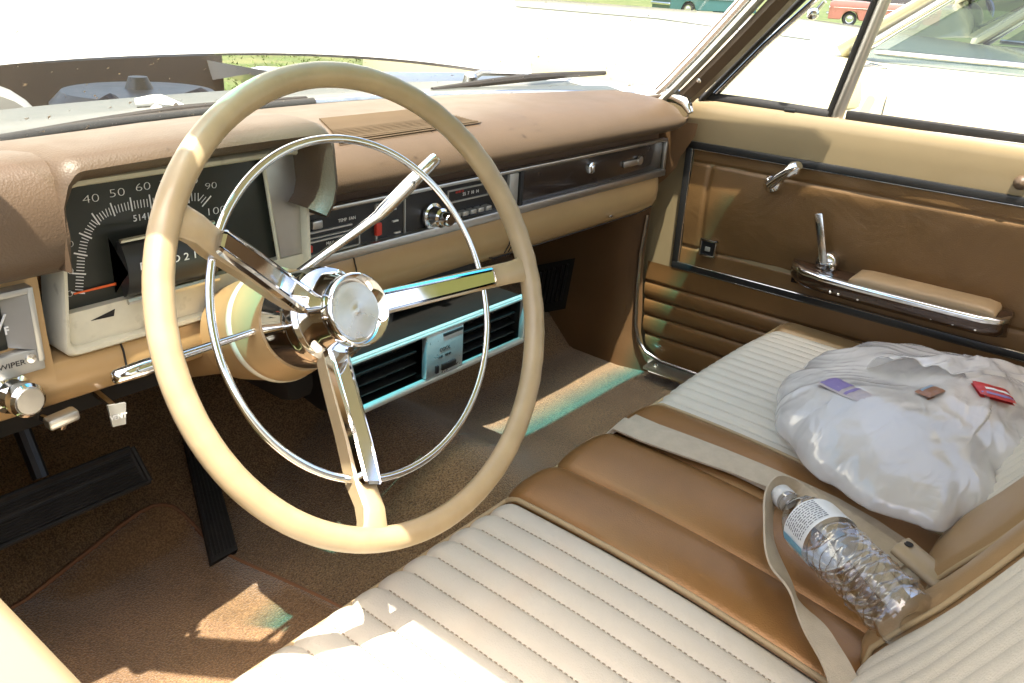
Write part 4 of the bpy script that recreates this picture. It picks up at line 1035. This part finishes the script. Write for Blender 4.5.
# ================================================================== PASSENGER DOOR
door = thing('passenger_door', 'closed passenger door with bronze vinyl panel, black and chrome trim and armrest', 'door', (.73, -.2, .1))
XD = .730; DY0, DY1 = .262, -.75
def yfe(z): return interp([(.13, .28), (.16, .318), (.2, .330), (.3, .338), (.40, .338), (.5, .30), (.62, .262), (.69, .262)], z)
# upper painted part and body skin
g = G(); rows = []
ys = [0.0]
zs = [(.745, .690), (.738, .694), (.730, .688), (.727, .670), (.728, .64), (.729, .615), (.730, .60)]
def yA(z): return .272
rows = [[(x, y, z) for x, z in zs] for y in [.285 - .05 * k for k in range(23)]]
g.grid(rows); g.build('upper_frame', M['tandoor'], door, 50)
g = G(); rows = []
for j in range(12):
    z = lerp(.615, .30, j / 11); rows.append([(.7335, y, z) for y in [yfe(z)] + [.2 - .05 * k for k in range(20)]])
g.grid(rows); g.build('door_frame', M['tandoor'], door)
# vinyl panel with a sewn inner rectangle
g = G(); rows = []
for j in range(97):
    z = lerp(.358, .597, j / 96); row = []
    for i in range(260):
        y = lerp(.262, -.76, i / 259)
        w1 = 0
        for zz in (.395, .572): w1 += math.exp(-((z - zz - .0) / .003) ** 2)
        if .395 < z < .572: w1 += math.exp(-((y - .222) / .0045) ** 2)
        puff = .004 * math.sin(min(1, max(0, (z - .395) / .177)) * math.pi)
        wrk = .0065 * noise.noise(Vector((y * 7, z * 9, 3))) + .0012 * noise.noise(Vector((y * 24 + z * 10, z * 16, 9)))
        row.append((.7285 - puff - wrk + .0036 * w1, y, z))
    rows.append(row)
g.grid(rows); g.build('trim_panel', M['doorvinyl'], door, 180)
# black moulding with chrome edges
g = G(); sec_pts = [(.268, .353), (.272, .603), (-.76, .606), (-.76, .350)]
def bar(g, a, b, w_, d_): 
    a, b = Vector(a), Vector(b); v = (b - a); l = v.length; an = math.atan2(v.z, -v.y); g.box((a + b) / 2, (d_, l + w_, w_), Matrix.Rotation(-an, 3, 'X') if 0 else Matrix.Rotation(math.atan2(v.z, v.y), 3, 'X'), .0015)
bar(g, (.727, .270, .353), (.727, .272, .605), .014, .010); bar(g, (.7265, .272, .606), (.7265, -.76, .609), .014, .010); bar(g, (.7265, .268, .352), (.7265, -.76, .352), .015, .010)
g.build('black_moulding', M['black'], door)
g = G()
for a, b in (((.723, .262, .359), (.723, .264, .598)), ((.723, .264, .5985), (.723, -.76, .6015)), ((.723, .262, .3595), (.723, -.76, .3595)), ((.7225, .275, .3465), (.7225, -.76, .3465))): g.tube([a, b], .0011, 6)
g.build('chrome_moulding', M['chrome_worn'], door)
# quilted lower panel
g = G(); rows = []; zl = [.335, .298, .261, .222, .178, .134]
for j in range(161):
    z = lerp(.345, .128, j / 160); d_ = min(abs(z - q_) for q_ in zl[1:-1]); band_ = 0
    off = .0055 * (1 - math.exp(-(d_ / .0035) ** 1.0)) + .0025 * math.sin(min(1, d_ / .02) * 1.5)
    if z > .305: off = .006
    row = []
    for i in range(60):
        y = lerp(yfe(z) - .004, -.76, i / 59); row.append((.7285 - off - .0018 * noise.noise(Vector((y * 11, z * 20, 0))), y, z))
    rows.append(row)
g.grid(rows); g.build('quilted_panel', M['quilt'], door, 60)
# armrest
arm = G(); rows = []
xo = .648
ay = [.018, .005, -.02, -.06, -.12, -.2, -.28, -.33, -.355, -.366]
wd = [.012, .030, .052, .062, .068, .070, .070, .068, .058, .030]
for y, w_ in zip(ay, wd):
    rows.append([(.727, y, .425), (.727 - w_ * .6, y, .427), (.727 - w_ + .004, y, .422), (.727 - w_, y, .414), (.727 - w_, y, .402), (.727 - w_ + .006, y, .394), (.727 - w_ + .012, y, .389), (.727, y, .378)])
g = G().grid(rows); g.add(rows[0], [tuple(range(8))]); g.add(rows[-1], [tuple(range(8))]); ar = g.build('armrest', mat('dark bronze plastic', (.045, .022, .012), .2, .2, coat=.6), door, 50)
g = G(); rows = []
for y, w_ in zip(ay, wd): rows.append([(.727 - w_ + .009, y, .4245), (.727 - w_ + .001, y, .4240), (.727 - w_ - .0025, y, .421), (.727 - w_ - .0025, y, .416), (.727 - w_ - .0005, y, .4135), (.727 - w_ + .004, y, .414)])
g.grid(rows, False, True); g.build('chrome_edge', M['chrome'], ar, 50)
g = G(); rows = []
for y, s_ in ((-.105, .35), (-.112, .85), (-.13, 1), (-.20, 1), (-.28, 1), (-.325, 1), (-.342, .8), (-.347, .35)): rows.append([(.7265, y, .424), (.7265, y, .424 + .014 * s_), (.715, y, .424 + .017 * s_), (.690, y, .424 + .016 * s_), (.674, y, .424 + .013 * s_), (.668, y, .424 + .009 * s_), (.668, y, .424)])
g.grid(rows); g.add(rows[0], [tuple(range(7))]); g.add(rows[-1], [tuple(range(7))]); g.build('arm_pad', mat('tan arm pad', (.30, .21, .115), .45), ar, 60)
g = G()
for i, y in enumerate((-.08, -.095, -.13, -.255, -.29, -.325)): g.lathe([(0, .003), (.002, .002), (.0025, 0)], (.662, y, .399), (-1, 0, -.3), 8)
g.build('screw', M['chrome'], ar)
# window crank
q = at(826, 263, 0, .706); q2 = at(818, 214, 0, .690)
cr_ = G(); cr_.lathe([(-.02, .020), (.0, .020), (.004, .017), (.008, .010), (.009, 0)], q, (-1, 0, 0), 24); cr_.box(lerp(q, q2, .5) + Vector((-.004, 0, 0)), (.006, .015, (q2 - q).length), Matrix.Rotation(math.atan2((q2 - q).y, (q2 - q).z) * -1, 3, 'X'), .002)
wc = cr_.build('window_crank', M['chrome_worn'], door, 40)
g = G(); g.lathe([(-.002, .006), (.010, .0085), (.014, .007), (.015, 0)], q + Vector((-.002, -.014, -.004)), (-1, 0, 0), 16); g.build('crank_knob', M['chrome'], wc, 40)
# inside handle
q = at(772, 184, 0, .716); q2 = at(795, 168, 0, .700)
g = G(); g.lathe([(-.012, .017), (0, .017), (.005, .014), (.008, .008), (.012, .006), (.012, 0)], q, (-1, 0, 0), 24); g.tube([q + Vector((-.012, 0, 0)), lerp(q, q2, .35) + Vector((-.010, 0, .002)), lerp(q, q2, .7) + Vector((-.006, 0, .0)), q2, q2 + (q2 - q) * .18], [.009, .0095, .010, .0135, .008], 12)
g.build('door_handle', M['chrome'], door, 50)
# square lock plate
q = at(708, 248, 0, .7215); g = G(); 
for dy, dz, sy, sz in ((.016, 0, .004, .036), (-.016, 0, .004, .036), (0, .016, .036, .004), (0, -.016, .036, .004)): g.box(q + Vector((0, dy, dz)), (.007, sy, sz), None, .001)
lk = g.build('lock_plate', M['chrome_worn'], door); g = G(); g.box(q + Vector((.002, 0, 0)), (.004, .03, .03)); g.build('plate_face', M['black'], lk); g = G(); g.box(q + Vector((-.001, 0, -.002)), (.005, .011, .009), None, .001); g.build('button', M['silver'], lk)
# small brown knob near the right edge of the picture
q = at(1021, 183, 0, .722); g = G(); g.lathe([(-.004, .012), (.004, .011), (.010, .006), (.011, 0)], q, (-1, 0, 0), 16); g.build('lock_knob', M['pad'], door, 60)
# sill trim & vent window
g = G(); g.tube([at(840, 121, 0, .748), at(1024, 145, 0, .748), at(1120, 157, 0, .748), (.748, -.76, .70)], .0035, 8); g.build('sill_trim', M['chrome_worn'], door, 60); g = G(); g.box((.7505, -.39, .700), (.010, .75, .018), None, .003); g.build('sill_rubber', M['blackrub'], door, 60)
g = G(); g.tube([at(700, 97, 0, .745), at(760, 105, 0, .745), at(829, 116, 0, .745)], .01, 8, sq=(.0115, .008), up=(0, 0, 1)); g.tube([at(694, 108, 0, .742), at(757, 44, 0, .727), at(812, -10, 0, .712)], .01, 8, sq=(.006, .008), up=(0, 1, 0)); g.build('vent_gasket', M['blackrub'], door, 60)
vw = G(); v0, v1, v2 = at(712, 98, 0, .750), at(829, 120, 0, .750), at(880, -6, 0, .722)
v3 = at(822, -6, 0, .722)
vw.tube([v0, at(760, 106, 0, .75), v1], .0035, 8); vw.tube([v0, at(765, 45, 0, .735), v3, v3 + (v3 - v0) * .5], .006, 8)
vf = vw.build('vent_window', M['chrome_worn'], door, 60)
g = G(); e = (v2 - v1) * .7; e2_ = (v3 - v0) * .5; g.add([v0, v1, v2 + e, v3 + e2_], [(0, 1, 2, 3)]); g.build('glass', M['glass'], vf, 0)
g = G(); a, b = at(834, 122, 0, .748), at(887, -8, 0, .720); dd = (b - a)
for off, w_, m_ in ((0, .008, 0),): g.mat(0).tube([a + Vector((0, -.001, 0)), b + dd * .8 + Vector((0, -.001, 0))], .01, 8, sq=(.011, .006), up=(0, 1, 0)); g.mat(1).tube([a + Vector((0, .014, 0)), b + dd * .8 + Vector((0, .014, 0))], .01, 8, sq=(.006, .006), up=(0, 1, 0))
g.build('window_channel', [M['brushed'], M['blackrub']], door, 50)
q = at(814, 14, 0, .712); g = G(); g.lathe([(-.006, .005), (.0, .009), (.006, .011), (.012, .009), (.014, 0)], q, (-1, 0, 0), 16); g.tube([q, q + Vector((.01, -.01, .02))], .004, 8); g.build('vent_latch', M['chrome'], door, 60)
g = G(); q = at(790, 110.5, 0, .738); g.box(q, (.006, .022, .006), None, .002); g.build('vent_stop', M['black'], door)
# outer skin
g = G(); g.grid([[(.775, y, .690), (.86, y, .675), (.94, y, .62), (.96, y, .4), (.945, y, .05), (.93, y, -.15)] for y in (.345, -.2, -.76)]); g.build('outer_skin', M['creampaint'], door)

# driver door: only its inner upper edge shows
dd_ = thing('driver_door', 'tan painted top edge of the driver door at the lower left corner', 'door', (-.75, -.3, .1))
ed = [(-40, 553), (0, 590), (50, 636), (100, 683), (160, 739)]
g = G(); rows = []
for k in range(24):
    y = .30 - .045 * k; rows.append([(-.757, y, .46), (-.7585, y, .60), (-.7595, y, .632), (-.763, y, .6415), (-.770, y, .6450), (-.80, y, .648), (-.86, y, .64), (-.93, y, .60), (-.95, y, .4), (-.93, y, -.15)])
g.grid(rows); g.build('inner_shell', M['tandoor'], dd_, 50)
g = G(); g.box((-.752, -.25, .35), (.012, 1.0, .30), None, .003); g.build('trim_panel', M['doorvinyl'], dd_)

# ================================================================== OTHER CARS
def classic_car(label, loc, rot, paint, detail=False, group='other cars parked on the grass', name='parked_car'):
    root = bpy.data.objects.new(name, None); col.objects.link(root)
    tag(root, label, 'car', group)
    cp_ = {}
    def part(g, nm, m_, parent=None, sm=40):
        o = g.build(nm, m_, None, sm); o.parent = parent or root; return o
    L, Wd = 5.2, .96      # body along +y (front), origin at ground centre
    def belt(y): return 1.15 if -2.2 < y < .5 else 1.15 + (.04 * min(1, (y - .5) / .6) if y > 0 else -.05 * (abs(y) - 2.2))
    rows = []
    for k in range(53):
        y = -2.6 + 5.2 * k / 52; e = max(0, abs(y) - 2.35) / .25; nz = .10 * e * e
        wch = 0
        for wy in (1.55, -1.45):
            d_ = abs(y - wy)
            if d_ < .42: wch = max(wch, math.sqrt(.42 ** 2 - d_ ** 2))
        zb = max(.28, .30 + wch * 1.0); b_ = belt(y) - nz; ww = Wd - .05 * e * e
        zb = min(zb, .80)
        half = [(ww - .05, zb), (ww - .01, zb + .02), (ww, max(.62, zb + .03)), (ww - .006, max(.80, zb + .04)), (ww + .002, max(.845, zb + .05)), (ww - .018, b_ - .10), (ww - .035, b_ - .025), (ww - .07, b_), (ww - .2, b_ + .005), (.35, b_ + .03 - nz * .2), (0, b_ + .04 - nz * .2)]
        rows.append([(x, y, z) for x, z in half] + [(-x, y, z) for x, z in half[::-1][1:]])
    g = G().grid(rows); k_ = len(rows[0]); g.add(rows[0], [tuple(range(k_))]); g.add(rows[-1], [tuple(range(k_))[::-1]]); bd = part(g, 'body', paint)
    for s_ in (-1, 1):
        for P_ in ([(s_ * .70, y_, belt(y_) + .0215) for y_ in (.75, 1.3, 1.8, 2.3)], [(s_ * (Wd + .001), .42, .45), (s_ * (Wd + .003), .42, .85), (s_ * (Wd - .018), .42, 1.05), (s_ * (Wd - .04), .42, 1.12)], [(s_ * (Wd + .001), -.72, .45), (s_ * (Wd + .003), -.72, .85), (s_ * (Wd - .018), -.72, 1.05), (s_ * (Wd - .04), -.72, 1.12)]):
            g = G(); g.tube(P_, .0022, 6); part(g, 'panel_gap', M['cowl'], bd)
    # greenhouse
    zr = 1.55; WB, WT = .84, .66
    rf = G(); rows = []
    for i in range(15):
        x = -WT + 2 * WT * i / 14; c_ = 1 - (x / WT) ** 2
        rows.append([(x, .02 + .05 * c_, zr), (x, -.2, zr + .02 + .03 * c_), (x, -1.0, zr + .03 + .03 * c_), (x, -1.5, zr + .01 + .02 * c_), (x, -1.65, zr - .02)])
    rf.grid(rows); r_ = part(rf, 'roof', paint)
    md = r_.modifiers.new('s', 'SOLIDIFY'); md.thickness = .03
    zb = 1.168
    g = G(); rows = [[(WB * u, .58 + .10 * (1 - u * u), zb + .02), (lerp(WB, WT, .5) * u, .32 + .08 * (1 - u * u), 1.375), (WT * u, .03 + .05 * (1 - u * u), zr)] for u in [-1 + k / 8 for k in range(17)]]
    part(g.grid(rows), 'windshield', M['carglass'], None, 180)
    g = G(); rows = [[(WB * u, -2.15 - .08 * (1 - u * u), zb + .02), (WT * u, -1.65 - .05 * (1 - u * u), zr)] for u in [-1 + k / 8 for k in range(17)]]
    part(g.grid(rows), 'rear_window', M['carglass'], None, 180)
    for s in (-1, 1):
        g = G(); g.tube([(s * (WB + .01), .60, zb), (s * (WB + WT) / 2 + s * .01, .33, 1.375), (s * (WT + .01), .03, zr)], .02, 8, sq=(.020, .045), up=(0, 1, 0)); part(g, 'pillar', paint); g = G(); g.tube([(s * (WB + .01), -2.15, zb), (s * (WT + .01), -1.62, zr)], .02, 8, sq=(.03, .10), up=(0, 1, 0)); pil = part(g, 'pillar', paint)
        g = G(); g.tube([(s * (WB + .028), .56, zb - .005), (s * ((WB + WT) / 2 + .03), .30, 1.375), (s * (WT + .028), .0, zr - .01), (s * (WT + .03), -1.0, zr + .02), (s * (WT + .028), -1.60, zr - .01)], .015, 8)
        g.tube([(s * (WB + .012), .50, zb + .012), (s * (WB + .02), -.60, zb + .012), (s * (WB + .02), -2.0, zb + .012)], .01, 8, sq=(.008, .014), up=(0, 0, 1))
        g.tube([(s * (WB + .005), .10, zb + .01), (s * (lerp(WB, WT, .6)), -.08, 1.36), (s * (WT + .02), -.16, zr)], .010, 8)
        part(g, 'window_frame', M['chrome'], pil, 60)
        g = G(); g.add([(s * WB, .5, zb), (s * WB, -2.1, zb), (s * WT, -1.6, zr - .01), (s * WT, .03, zr - .01)], [(0, 1, 2, 3)]); part(g, 'side_window', M['carglass'], None, 0)
        for wy, nm in ((1.55, 'wheel'), (-1.45, 'wheel')):
            g = G(); g.lathe([(-.10, .20), (-.10, .31), (-.07, .345), (.07, .345), (.10, .31), (.10, .20)], (s * .80, wy, .345), (s, 0, 0), 36, False); wh = part(g, nm, M['tyre'])
            g = G(); g.lathe([(.06, .20), (.085, .20), (.075, .17), (.10, .10), (.105, .04), (.105, 0)], (s * .80, wy, .345), (s, 0, 0), 32, False); part(g, 'rim', M['chrome'], wh)
        g = G(); g.tube([(s * .955, 2.4, .86), (s * .972, .5, .86), (s * .972, -2.4, .86)], .008, 6); part(g, 'side_trim', M['chrome_worn'], None)
        for sx2 in (.62, .80): 
            g = G(); g.lathe([(0, .09), (.03, .09), (.05, .05), (.055, 0)], (s * sx2, 2.58, .82), (0, 1, 0), 24); part(g, 'headlight', M['chrome'], None)
    g = G(); g.box((0, 2.66, .55), (1.86, .10, .14), None, .04); part(g, 'bumper', M['chrome']); g = G(); g.box((0, -2.66, .55), (1.86, .10, .14), None, .04); part(g, 'bumper', M['chrome'])
    g = G(); g.box((0, 2.6, .82), (1.0, .03, .14), None, .01)
    for k in range(5): g.box((0, 2.62, .77 + .025 * k), (1.0, .02, .006))
    part(g, 'grille', M['chrome_worn'])
    g = G()
    for yy, s0 in ((-.55, 1), (-1.5, 1)):
        g.box((0, yy, .78), (1.3, .5, .2), None, .06); g.box((0, yy - .27, 1.05), (1.3, .14, .5), Matrix.Rotation(-.2, 3, 'X'), .06)
    g.box((0, -.5, .55), (1.5, 2.8, .3)); part(g, 'seats', mat('grey seats', (.13, .12, .11), .7))
    if detail:
        g = G(); q = Vector((-1.13, .46, 1.12)); g.tube([q + Vector((.17, -.02, .02)), q + Vector((.08, -.01, .03)), q + Vector((.02, 0, .03))], .013, 10); mr_ = part(g, 'mirror', M['chrome'])
        g = G(); g.lathe([(.10, .008), (.06, .020), (.0, .040), (-.05, .050), (-.07, .046), (-.075, .03), (-.075, 0)], q, (0, .1, 1), 24); g.v = [(x, q.y + (y - q.y) * .5, z) for x, y, z in g.v]; part(g, 'mirror_shell', mat('mirror cream', (.45, .42, .26), .3), mr_)
        g = G(); g.tube([(-.70, 1.0, 1.12), (-.70, 1.0, 1.15)], .012, 8); part(g, 'antenna_base', M['chrome'])
        g = G(); g.tube([(-.1, .72, 1.17), (-.40, .66, 1.175), (-.68, .64, 1.16)], .007, 6); part(g, 'wiper', M['blackrub'])
    root.location = loc; root.rotation_euler = (0, 0, rot); return root
classic_car('cream classic car parked close alongside, filling the passenger side window', (2.62, -.24, -.42), 0, M['creampaint'], True)
classic_car('pale blue car far beyond the raised hood, across the grass', (26.5, 23.0, -.42), R(62), M['greypaint'])
classic_car('dark teal car in the distance just left of the windshield post', (42.5, 21.5, -.42), R(60), M['tealpaint'])
classic_car('dull red car in the distance seen through the triangular vent window', (47, 13.8, -.42), R(20), M['redpaint'])
